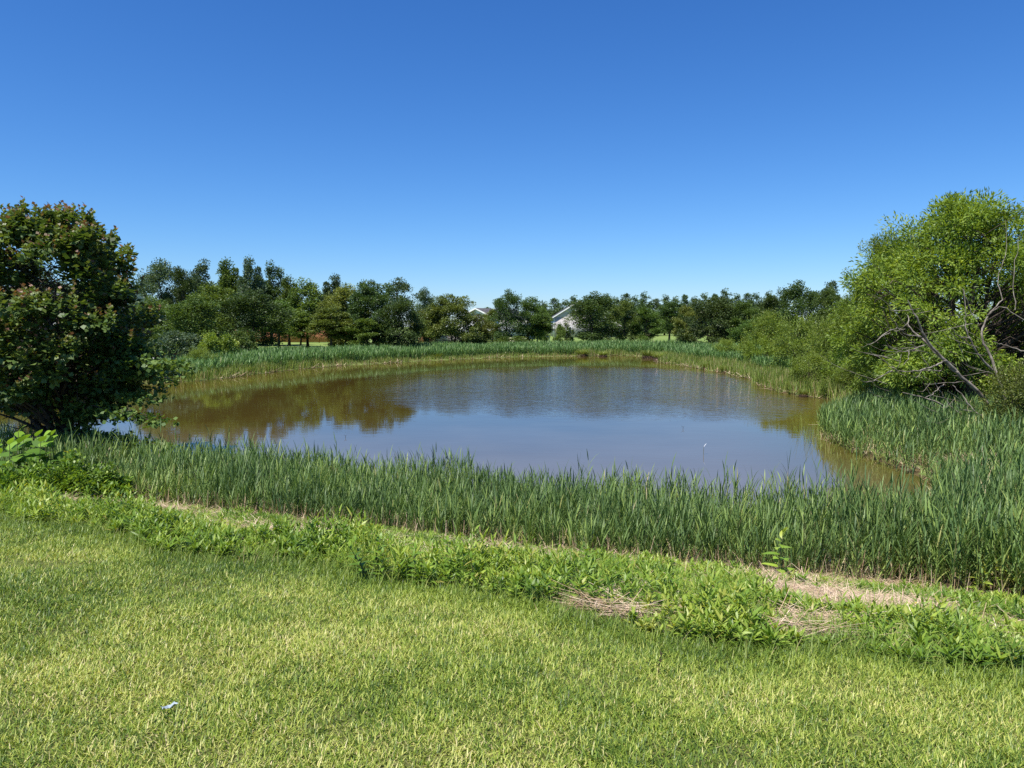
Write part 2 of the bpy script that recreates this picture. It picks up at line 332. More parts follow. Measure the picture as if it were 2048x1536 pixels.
# ------------------------------------------------------------------ reeds
def shoots(a, x, y, H, nl, lL, lW, spread=.45, z=None, stemw=.006, tm=.4, low=.5):
    n = len(x); z = hfun(x, y) if z is None else z; z = np.maximum(z, -.25)
    B = np.stack([x, y, z], 1); az = rng.uniform(0, 2*PI, n); lean = np.abs(rng.normal(0, .09, n))
    a.blades(B, az, lean, .05, H*.92, stemw, np.clip(rng.normal(.85, .1, n), 0, 1), (1, .6))
    d = np.stack([np.cos(az)*np.sin(lean), np.sin(az)*np.sin(lean), np.cos(lean)], 1)
    pa = rng.uniform(0, 2*PI, n)
    for j in range(nl):
        t = (.12+.86*(j+rng.random(n)*.7)/nl); P = B+d*(H*t)[:, None]
        aj = pa+j*PI+rng.normal(0, .5, n)
        ln = np.abs(rng.normal(spread*(1.05-.6*t), .12, n))
        L = lL*rng.uniform(.7, 1.2, n)*(1.1-.25*np.abs(t-.5)); tint = np.clip(rng.normal(tm, .2, n)+.35*(t < .3)*rng.random(n)*low*2, 0, .93)
        dead = rng.random(n) < .006+.14*(t < .3)*low; tint[dead] = 1
        a.blades(P, aj, ln, rng.uniform(.1, .75, n), L, lW*rng.uniform(.7, 1.2, n), tint, (.55, 1, .75, .06))
def frontS(x): return .85-.65*sstep(1.2, 3.4, x)
def near_reeds():
    a = Acc(); x, y = scatter(60000, -17, 16, 6, 19)
    s = nearS(x, y); d = sdf(x, y)
    front = frontS(x)+.4*(fbm(x, y, .5, 51)-.5)   # landward edge of the belt, as height up the bank
    back = 2.9+.5*(fbm(x, y, .9, 52)-.5)
    k = (s < front) & (s > -back) & (d > -back)
    thin = sstep(front-.5, front, s)
    k &= rng.random(len(x)) > thin*.75
    # leave the ground round the maple and the far left bank sparser
    k &= ~((x < -7.5) & (rng.random(len(x)) < .45)); k &= x > -13
    k &= ~((x > 5.9) & (s < -1.4) & (d < -.1))
    x, y = x[k], y[k]; n = len(x); s = s[k]; keep = rng.random(n) < np.clip(10500/n, 0, 1); x, y, s = x[keep], y[keep], s[keep]
    H = np.interp(s, [-3, -1.5, 0, .5, 1.2], [.88, .90, .76, .58, .36])*(1+.24*sstep(3.4, 5, x))*rng.uniform(.62, 1.12, len(x))*(1+.28*(rng.random(len(x)) < .03))*(.62+.76*fbm(x, y, 1.1, 55))
    H *= .62+.38*sstep(-.1, .9, frontS(x)-s)
    print('near reeds', len(x))
    shoots(a, x, y, H, 9, .29, .0165, tm=.4+.75*(fbm(x, y, .9, 57)-.5)); return a
o = near_reeds().build('near_reeds', M['reed']); tag(o, 'dense blue-green reed bed along the near edge of the pond', 'reeds', kind='stuff')
def right_reeds():
    a = Acc(); x, y = scatter(60000, 5, 24, 7.5, 27); d = sdf(x, y); s = nearS(x, y)
    k = (d > -.25) & (s < frontS(x)+.3*(noise2(x, y, .8, 59)-.5)) & (d < 9) & (y < 25.5+(x-10)*.2) & (x < .76*y+2.5)
    # open tan patch at the cove edge
    k &= ~((np.hypot((x-9.9)/.8, (y-14.4)/1.0) < 1) & (rng.random(len(x)) < .6))
    k &= ~((d < .9) & (y > 14) & (y < 19) & (rng.random(len(x)) < .6))
    x, y = x[k], y[k]; keep = rng.random(len(x)) < 11000/max(1, len(x)); x, y = x[keep], y[keep]; d = sdf(x, y)
    H = (.62+.42*sstep(0, 1.6, d))*rng.uniform(.75, 1.15, len(x)); print('right reeds', len(x))
    shoots(a, x, y, H, 7, .32, .022, tm=.3+.7*(fbm(x, y, .8, 58)-.5)); return a
o = right_reeds().build('cove_reeds', M['reed']); tag(o, 'dark blue-green reeds filling the point under the leaning tree on the right', 'reeds', kind='stuff')
def far_reeds():
    a = Acc(); x, y = scatter(330000, -34, 34, 26, 100); d = sdf(x, y)
    # width of the belt varies round the pond
    wdt = np.where((x > 6) & (y < 68), 3.5, 9.0); wdt = np.where((x < -12) & (y < 55), 5.0+0*x, wdt); wdt = wdt*(.8+.4*noise2(x, y, .15, 61))
    st = np.where((x > 8) & (y < 70), 2.2, .5) + 1.2*noise2(x, y, .35, 62)
    k = (d > st) & (d < wdt) & ~((x > 10) & (y < 47)) & ~((x < -19) & (y < 42)); x, y, d = x[k], y[k], d[k]
    keep = rng.random(len(x)) < 26000/len(x); x, y, d = x[keep], y[keep], d[keep]
    H = rng.uniform(.5, .88, len(x))*(.8+.4*noise2(x, y, .25, 64)); print('far reeds', len(x))
    shoots(a, x, y, H, 6, .5, .055, spread=.4, stemw=.02, tm=.45, low=.35); return a
o = far_reeds().build('far_reeds', M['reed_far']); tag(o, 'blue-green reed belt along the far shore of the pond', 'reeds', kind='stuff')
def sedge():
    a = Acc(); x, y = scatter(420000, -32, 30, 24, 90); d = sdf(x, y)
    wd_ = np.where((x > 8) & (y < 72), 3.6, 1.3); wd_ = np.where((x < -14) & (y < 58), 2.8, wd_)
    wd_ = wd_*(.55+.9*noise2(x, y, .4, 71))
    k = (d > -.15) & (d < wd_); x, y = x[k], y[k]
    cl = noise2(x, y, .9, 72); k = rng.random(len(x)) < .3+.9*cl; x, y, cl = x[k], y[k], cl[k]
    keep = rng.random(len(x)) < 60000/len(x); x, y, cl = x[keep], y[keep], cl[keep]; n = len(x); print('sedge', n)
    tall = np.where((x > 8) | (x < -15), 1.0, .6)
    z = np.maximum(hfun(x, y), -.03); H = (.35+.5*cl)*tall*rng.uniform(.7, 1.2, n)
    tint = np.clip(rng.normal(.45, .22, n), 0, .9); dd = rng.random(n) < .12; tint[dd] = 1
    a.blades(np.stack([x, y, z], 1), rng.uniform(0, 2*PI, n), np.abs(rng.normal(.15, .15, n)), rng.uniform(0, .5, n), H, .03, tint, (1, .8, .1))
    return a
o = sedge().build('shore_sedge', M['sedge']); tag(o, 'yellow-green sedge fringe at the waterline round the pond', 'sedge', kind='stuff')
def shore_straw():
    a = Acc(); x, y = scatter(200000, -32, 30, 24, 90); d = sdf(x, y); k = (np.abs(d-.05) < .22) & (noise2(x, y, .35, 81) > .35); x, y = x[k][:1000], y[k][:1000]
    n = len(x); a.blades(np.stack([x, y, np.maximum(hfun(x, y), 0)+.03], 1), rng.uniform(0, 2*PI, n), rng.uniform(1.1, 1.55, n), .1, rng.uniform(.3, .9, n), .05, rng.random(n), (1, .5))
    # cove edge
    x, y = scatter(60000, 6.5, 13, 11, 22); d = sdf(x, y); k = (d > -.3) & (d < .7+.4*(y < 16)) & (noise2(x, y, .8, 82) > .3); x, y = x[k][:1500], y[k][:1500]
    n = len(x); a.blades(np.stack([x, y, np.maximum(hfun(x, y), 0)+rng.uniform(.0, .10, n)], 1), rng.uniform(0, 2*PI, n), rng.uniform(.7, 1.6, n), .2, rng.uniform(.15, .5, n), .013, rng.random(n), (1, .7, .3))
    return a
o = shore_straw().build('shore_litter', M['straw']); tag(o, 'bleached dead stalks washed up along the pond edge', 'dead stalks', kind='stuff')

# ------------------------------------------------------------------ near bank: straw litter, weeds, herbs
SB = [(ground(px, py), r) for px, py, r in [(1290, 1112, .35), (1380, 1122, .4), (1480, 1130, .45), (1580, 1140, .5), (1680, 1152, .5), (1770, 1170, .45), (1640, 1195, .35), (1700, 1215, .3), (1560, 1165, .3), (1830, 1215, .22), (1620, 1250, .2), (1180, 1232, .18), (1590, 1272, .12), (310, 1020, .22), (390, 1018, .42), (50, 1000, .35), (600, 1072, .36), (670, 1072, .2), (855, 1072, .12), (1000, 1100, .12)]]
def blob(x, y):
    m = np.zeros(len(x))
    for c, r in SB: m = np.maximum(m, np.exp(-(((x-c[0])/(r*1.9))**2+((y-c[1])/(r*1.25))**2)**1.5))
    return m
def bank_mask(x, y): return (y > edgeY(x)-.1) & (nearS(x, y) > frontS(x)-.2)
def straw():
    a = Acc(); x, y = scatter(520000, -9, 9, 2.4, 13); s = nearS(x, y); m = fbm(x, y, .55, 91)
    k = bank_mask(x, y) & (rng.random(len(x)) < (.04+.16*sstep(.5, .62, m))*(y-edgeY(x) > .5)+1.1*blob(x, y)*(y-edgeY(x) > .15)) & (np.abs(x) < .74*y+.8); x, y = x[k][:42000], y[k][:42000]
    n = len(x); z = hfun(x, y)+rng.uniform(0, .07, n); az = np.where(rng.random(n) < .65, rng.normal(-.35, .35, n), rng.uniform(0, PI, n))+PI*(rng.random(n) < .5)
    a.blades(np.stack([x, y, z], 1), az, rng.normal(1.5, .10, n), rng.normal(0, .12, n), rng.uniform(.05, .30, n)*(1+.4*(rng.random(n) < .1)), rng.uniform(.0025, .006, n), np.clip(rng.normal(.55, .28, n), 0, 1), (1, 1, .8))
    x, y = scatter(60000, -9, 9, 6, 14); s = nearS(x, y); f = frontS(x); k = (s < f+.15) & (s > f-.7) & (np.abs(x) < .74*y+.8); x, y = x[k][:2600], y[k][:2600]
    n = len(x); a.blades(np.stack([x, y, hfun(x, y)], 1), rng.uniform(0, 6.3, n), np.abs(rng.normal(.15, .25, n)), .1, rng.uniform(.08, .38, n), rng.uniform(.004, .009, n), np.clip(rng.normal(.4, .25, n), 0, 1), (1, .9, .5))
    return a
o = straw().build('straw_litter', M['straw']); tag(o, 'pale flattened reed straw lying on the near bank between weeds and reeds', 'straw', kind='stuff')
def weeds():
    a = Acc(); x, y = scatter(60000, -9.5, 9, 2.2, 12.5); e = y-edgeY(x); s = nearS(x, y)
    m = fbm(x, y, .8, 101)
    k = (e > -.12) & (s > frontS(x)+.05) & (np.abs(x) < .74*y+.8)
    band = np.exp(-((e-.55)/.75)**2)
    # weed belt follows the lawn edge, patchy farther down the bank; wider on the right
    pr = band*1.15*sstep(.22, .45, m) + .55*sstep(.54, .66, m) + .4*sstep(2.4, 3.5, x)*sstep(.4, .5, m)
    pr = (pr*sstep(.32, .44, fbm(x, y, 1.4, 108))*1.8+.38)*(1-.95*np.clip(blob(x, y)*1.8, 0, 1)); pr *= 1-.2*sstep(1.5, 2.4, e)
    k &= rng.random(len(x)) < pr
    x, y, e = x[k], y[k], e[k]; keep = rng.random(len(x)) < 12500/len(x); x, y, e = x[keep], y[keep], e[keep]; n = len(x); print('weeds', n)
    z = hfun(x, y); H = rng.uniform(.13, .30, n)*(1-.25*sstep(0, 1.5, x))*(1-.4*sstep(.6, 1.2, e)*sstep(.3, -.5, x))*np.clip(2.6*(fbm(x, y, 1.5, 103)-.5)+1.0, .35, 1.6)*(1-.4*sstep(.9, 1.9, e))*(1-.45*sstep(.35, -.1, e)); az = rng.uniform(0, 2*PI, n); lean = np.abs(rng.normal(.1, .2, n)); B = np.stack([x, y, z], 1)
    a.blades(B, az, lean, .2, H, .004, .7, (1, 1, .8))
    d = np.stack([np.cos(az)*np.sin(lean), np.sin(az)*np.sin(lean), np.cos(lean)], 1); base_t = rng.normal(.45, .16, n)+(fbm(x, y, 1.1, 107)-.5)*.8; ph = rng.uniform(0, 2*PI, n)
    ls = rng.uniform(.8, 1.35, n); sp2 = noise2(x, y, 2.3, 109) > .62; wf = np.where(sp2, 1.9, 1.0); ls = np.where(sp2, ls*.62, ls); H = np.where(sp2, H*.6, H); base_t = np.where(sp2, base_t+.12, base_t); gr = noise2(x, y, 2.9, 119) > .74; wf = np.where(gr, .5, wf)
    for j in range(15):
        t = .1+.9*(j+rng.random(n)*.6)/15; P = B+d*(H*t)[:, None]
        tint = np.clip(base_t+.2*t-.05+rng.normal(0, .12, n), 0, .92); dd = rng.random(n) < .012; tint[dd] = 1
        a.blades(P, ph+j*2.4+rng.normal(0, .3, n), rng.normal(1.05-.65*t**3, .2, n), rng.uniform(.1, .7, n), ls*.085*rng.uniform(.7, 1.2, n)*(1.1-.35*t), wf*ls*.0145*rng.uniform(.8, 1.2, n), tint, (.35, 1, .75, .06), roll=rng.normal(0, .3, n))
    return a
o = weeds().build('bank_weeds', M['weed']); tag(o, 'bright green leafy weeds growing in a belt along the lawn edge', 'weeds', kind='stuff')
def bank_grass():
    a = Acc(); x, y = scatter(200000, -9.5, 9.5, 2.3, 13.5); s = nearS(x, y); m = fbm(x, y, .9, 111); e = y-edgeY(x)
    k = (e > -.35) & (s > frontS(x)-.25) & (np.abs(x) < .74*y+.8) & (rng.random(len(x)) < (.55+1.1*sstep(.45, .6, m)+.6*(np.abs(e) < .3))*(1-.9*blob(x, y))); x, y = x[k][:60000], y[k][:60000]
    n = len(x); a.blades(np.stack([x, y, hfun(x, y)], 1), rng.uniform(0, 2*PI, n), np.abs(rng.normal(.35, .25, n)), rng.uniform(.2, 1.2, n), rng.uniform(.06, .19, n), rng.uniform(.003, .006, n), np.clip(rng.normal(.45, .25, n), 0, 1), (1, .8, .5, .06))
    return a
o = bank_grass().build('bank_grass', M['sedge']); tag(o, 'loose tufts of unmown grass among the weeds on the near bank', 'grass', kind='stuff')

# ------------------------------------------------------------------ trees
def profR(t, prof):
    p = np.array(prof); return np.interp(t, p[:, 0], p[:, 1])
def tree_meshes(name, H, prof, ncl, nper, lL, lW, clR, seed, mat, bark, base=.12, flat=.85, droop=.0, up=.6, trunkR=.1, stems=1, lobes=.3, limbs=26, outer=.4, redtips=False, fine=False, spires=0, sup=0, supR=.3, wisps=True):
    r = np.random.default_rng(seed)
    A = Acc(); T = Acc()
    # clump centres
    t = r.uniform(0, 1, ncl*6); w = profR(t, prof)**1.3; t = t[r.random(len(t)) < w/w.max()][:ncl]; n = len(t)
    az = r.uniform(0, 2*PI, n); rr = profR(t, prof)*(r.random(n)**outer)
    ph = r.uniform(0, 2*PI, 6)
    mod = 1+lobes*(.6*np.sin(2*az+ph[0]+t*3)+.5*np.sin(3*az+ph[1]-t*5)+.4*np.sin(5*az+ph[2]+t*9))
    rr = rr*mod
    z = H*(base+(1-base)*t)
    CX = np.cos(az)*rr; CY = np.sin(az)*rr
    if sup:
        Rm = max(p[1] for p in prof); ts = (np.arange(sup)+r.random(sup))/sup; azs = np.arange(sup)*2.399+r.normal(0, .3, sup); rs = profR(ts, prof)*(.62+.2*r.random(sup))
        k = r.integers(0, sup, n); inner = r.random(n) < .16
        gx3 = r.normal(0, 1, (n, 3)); gx3 /= np.linalg.norm(gx3, axis=1, keepdims=True); q3 = r.random(n)**.5*Rm*supR
        CX = np.where(inner, CX*.7, np.cos(azs[k])*rs[k]+gx3[:, 0]*q3); CY = np.where(inner, CY*.7, np.sin(azs[k])*rs[k]+gx3[:, 1]*q3)
        z = np.where(inner, z, H*(base+(1-base)*ts[k]*.93)+gx3[:, 2]*q3*.8); z = np.clip(z, H*base*.6, H*.985)
        rr = np.hypot(CX, CY); t = np.clip((z/H-base)/(1-base), 0, 1)
    if spires:
        R0 = max(p[1] for p in prof)
        lead = [(R0*(.0 if q == 0 else .55)*math.cos(q*2.4+seed), R0*(.0 if q == 0 else .55)*math.sin(q*2.4+seed), 1-.13*((q*2) % 5)*.6) for q in range(spires)]
        for i in range(n):
            if r.random() < .55:
                lx, ly, lh = lead[r.integers(spires)]; u = r.random()**.8; tt = .25+u*(lh-.27); wr = R0*.34*(1-.75*u**2)*r.random()**.5; aa = r.uniform(0, 6.28)
                CX[i] = lx*(1-.2*u)+math.cos(aa)*wr; CY[i] = ly*(1-.2*u)+math.sin(aa)*wr; z[i] = H*(base+(1-base)*tt)
            else:
                z[i] = H*(base+(1-base)*t[i]*.66)
        rr = np.hypot(CX, CY)
    C = np.stack([CX, CY, z], 1)
    # trunk and limbs
    tops = []
    for s in range(stems):
        sa = s*2.3+r.uniform(0, 1); sp = 0 if stems == 1 else profR(.5, prof)*.35
        k = np.linspace(0, 1, 9); pts = np.stack([np.cos(sa)*sp*k+np.sin(k*7+s)*.02*H*k, np.sin(sa)*sp*k+np.cos(k*6+s)*.02*H*k, k*H*.82-.1], 1)
        rad = trunkR*(1-.82*k)*(1 if stems == 1 else .7); rad[0] *= 1.35
        T.tube(pts, rad, 8); tops.append((pts, rad))
    sel = r.permutation(n)[:limbs]
    for i in sel:
        pts0, rad0 = tops[r.integers(len(tops))]; c = C[i]
        zz = max(.08*H, c[2]-(.35+.3*r.random())*math.hypot(c[0], c[1])-.05*H)
        kk = min(zz/(H*.82), .95); p0 = np.array([np.interp(kk, np.linspace(0, 1, 9), pts0[:, q]) for q in range(3)]); r0 = max(.008, trunkR*(1-.85*kk)*.5)
        k = np.linspace(0, 1, 6)[:, None]; mid = p0+(c-p0)*k; mid[:, 2] += np.sin(k[:, 0]*PI)*.06*H*(.5-r.random()) ; mid += r.normal(0, .012*H, mid.shape)*np.sin(k*PI)
        T.tube(mid, r0*(1-.8*k[:, 0]), 5)
        for q in range(3 if fine else 1):   # twigs
            e = mid[3+q % 2]+r.normal(0, clR*.9, 3); kk2 = np.linspace(0, 1, 4)[:, None]
            T.tube(mid[3+q % 2]+(e-mid[3+q % 2])*kk2+r.normal(0, .01*H, (4, 3))*np.sin(kk2*PI), r0*.35*(1-.7*kk2[:, 0]), 4)
    # leaves
    m = n*nper; ci = np.repeat(np.arange(n), nper); cs = r.uniform(.65, 1.35, n)*clR
    g_ = r.normal(0, 1, (m, 3)); g_ /= np.linalg.norm(g_, axis=1, keepdims=True); rad = r.random(m)**.45
    off = g_*(rad*cs[ci])[:, None]*np.array([1, 1, flat]); P = C[ci]+off
    outv = P-np.array([0, 0, H*.45]); outv /= np.linalg.norm(outv, axis=1, keepdims=True)+1e-9
    D = g_*.8+outv*.5+r.normal(0, .5, (m, 3)); D[:, 2] -= droop
    N = r.normal(0, .55, (m, 3))+outv*.35; N[:, 2] += up
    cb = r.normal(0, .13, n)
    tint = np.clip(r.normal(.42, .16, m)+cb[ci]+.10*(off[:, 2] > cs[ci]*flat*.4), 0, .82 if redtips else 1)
    if redtips:
        red = (off[:, 2] > cs[ci]*flat*.45) & (r.random(m) < .10+.2*(z[ci] > H*.6)) & (r.random(n)[ci] < .6); tint[red] = r.uniform(.86, 1, red.sum())
    k = P[:, 2] > .02*H
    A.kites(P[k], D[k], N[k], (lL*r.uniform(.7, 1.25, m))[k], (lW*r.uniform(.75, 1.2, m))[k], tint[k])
    if (redtips or fine) and wisps:    # upright shoots at the crown's rim
        tip = r.permutation(n)[:n]; tip = tip[(rr[tip] > profR(t[tip], prof)*.55) | (z[tip] > H*.75)]
        for i in tip:
            ns = 5 if redtips else 3
            for q in range(ns):
                p0 = C[i]+np.array([*r.normal(0, cs[i]*.5, 2), cs[i]*flat*.6]); hh = clR*r.uniform(.5, 1.05); o_ = np.array([C[i][0], C[i][1], 0])/(rr[i]+.01)*.25*hh
                k6 = np.linspace(0, 1, 9); pp = p0+np.outer(k6, o_+np.array([0, 0, hh])); T.tube(pp[::4], [.006, .004, .002], 3)
                a9 = k6*14+r.uniform(0, 6); dd = np.stack([np.cos(a9), np.sin(a9), .35+k6], 1)
                A.kites(pp, dd, np.stack([r.normal(0, .3, 9), r.normal(0, .3, 9), np.ones(9)], 1), lL*(1.0-.35*k6), lW*(1.0-.35*k6), np.clip(.45+.5*k6*(1 if redtips else .5)+r.normal(0, .08, 9), 0, 1))
    return A.mesh(name+'_crown', mat), T.mesh(name+'_trunk', bark, True)

PR = {}
def proto(key, **kw):
    PR[key] = (*tree_meshes(key, **kw), kw['H'], max(p[1] for p in kw['prof']))
oval = [(0, .45), (.2, .85), (.45, 1), (.7, .8), (.9, .42), (1, .12)]
def sc_(p, k): return [(a_, b_*k) for a_, b_ in p]
common = dict(mat=M['mid'], bark=M['bark'])
proto('oval1', sup=13, supR=.34, H=8, prof=sc_(oval, 2.6), ncl=120, nper=135, lL=.17, lW=.125, clR=.62, seed=1, trunkR=.14, base=.09, **common)
proto('oval2', sup=11, supR=.34, H=8, prof=sc_(oval, 2.5), ncl=130, nper=130, lL=.17, lW=.125, clR=.55, seed=2, trunkR=.14, base=.12, lobes=.4, **common)
proto('oval3', sup=15, supR=.34, H=8, prof=sc_(oval, 2.6), ncl=95, nper=160, lL=.17, lW=.12, clR=.75, seed=13, trunkR=.14, base=.08, lobes=.35, **common)
proto('spire1', H=9, prof=sc_([(0, .6), (.3, 1), (.6, .9), (.85, .6), (1, .35)], 2.3), ncl=150, nper=115, lL=.17, lW=.13, clR=.5, seed=3, trunkR=.15, base=.12, spires=5, up=.45, flat=.95, **common)
proto('spire2', H=9, prof=sc_([(0, .5), (.3, 1), (.6, .85), (.85, .5), (1, .25)], 2.0), ncl=140, nper=115, lL=.17, lW=.13, clR=.48, seed=4, trunkR=.15, base=.15, spires=3, up=.45, flat=.95, **common)
proto('column', H=8, prof=sc_([(0, .5), (.25, 1), (.6, .8), (.85, .5), (1, .15)], 1.6), ncl=90, nper=120, lL=.16, lW=.12, clR=.48, seed=5, trunkR=.12, base=.34, lobes=.3, **common)
proto('dome', sup=20, supR=.34, H=6.5, prof=sc_([(0, .95), (.2, 1), (.5, .88), (.75, .62), (.92, .32), (1, .1)], 3.4), ncl=190, nper=125, lL=.16, lW=.13, clR=.5, seed=6, trunkR=.12, base=.2, stems=4, lobes=.12, up=.8, flat=.8, **common)
proto('loose', sup=9, supR=.34, H=8, prof=sc_(oval, 2.4), ncl=75, nper=75, lL=.2, lW=.13, clR=.55, seed=7, trunkR=.13, base=.2, lobes=.45, limbs=50, **common)
proto('cone', H=10, prof=sc_([(0, .8), (.2, 1), (.5, .75), (.8, .4), (.95, .16), (1, .06)], 2.1), ncl=120, nper=60, lL=.28, lW=.16, clR=.55, seed=8, trunkR=.16, base=.08, lobes=.15, up=.3, flat=.8, **common)
proto('cone2', H=10, prof=sc_([(0, .8), (.3, 1), (.6, .85), (.82, .6), (.95, .3), (1, .12)], 2.1), ncl=120, nper=60, lL=.28, lW=.18, clR=.6, seed=18, trunkR=.16, base=.08, lobes=.25, up=.3, flat=.9, **common)
proto('shrub1', sup=16, supR=.36, H=3, prof=sc_([(0, .85), (.3, 1), (.6, .85), (.85, .5), (1, .2)], 1.7), ncl=90, nper=110, lL=.12, lW=.045, clR=.38, seed=9, trunkR=.05, base=.02, stems=4, limbs=40, lobes=.25, fine=True, **common)
proto('shrub2', sup=12, supR=.36, H=3, prof=sc_([(0, .7), (.3, 1), (.6, .9), (.85, .6), (1, .25)], 1.6), ncl=70, nper=120, lL=.12, lW=.05, clR=.42, seed=10, trunkR=.05, base=.03, stems=3, limbs=40, lobes=.4, fine=True, **common)
proto('shrub3', sup=12, supR=.36, H=2.5, prof=sc_([(0, .9), (.4, 1), (.7, .8), (1, .3)], 1.6), ncl=70, nper=100, lL=.14, lW=.10, clR=.36, seed=12, trunkR=.05, base=.03, stems=3, limbs=26, lobes=.25, **common)

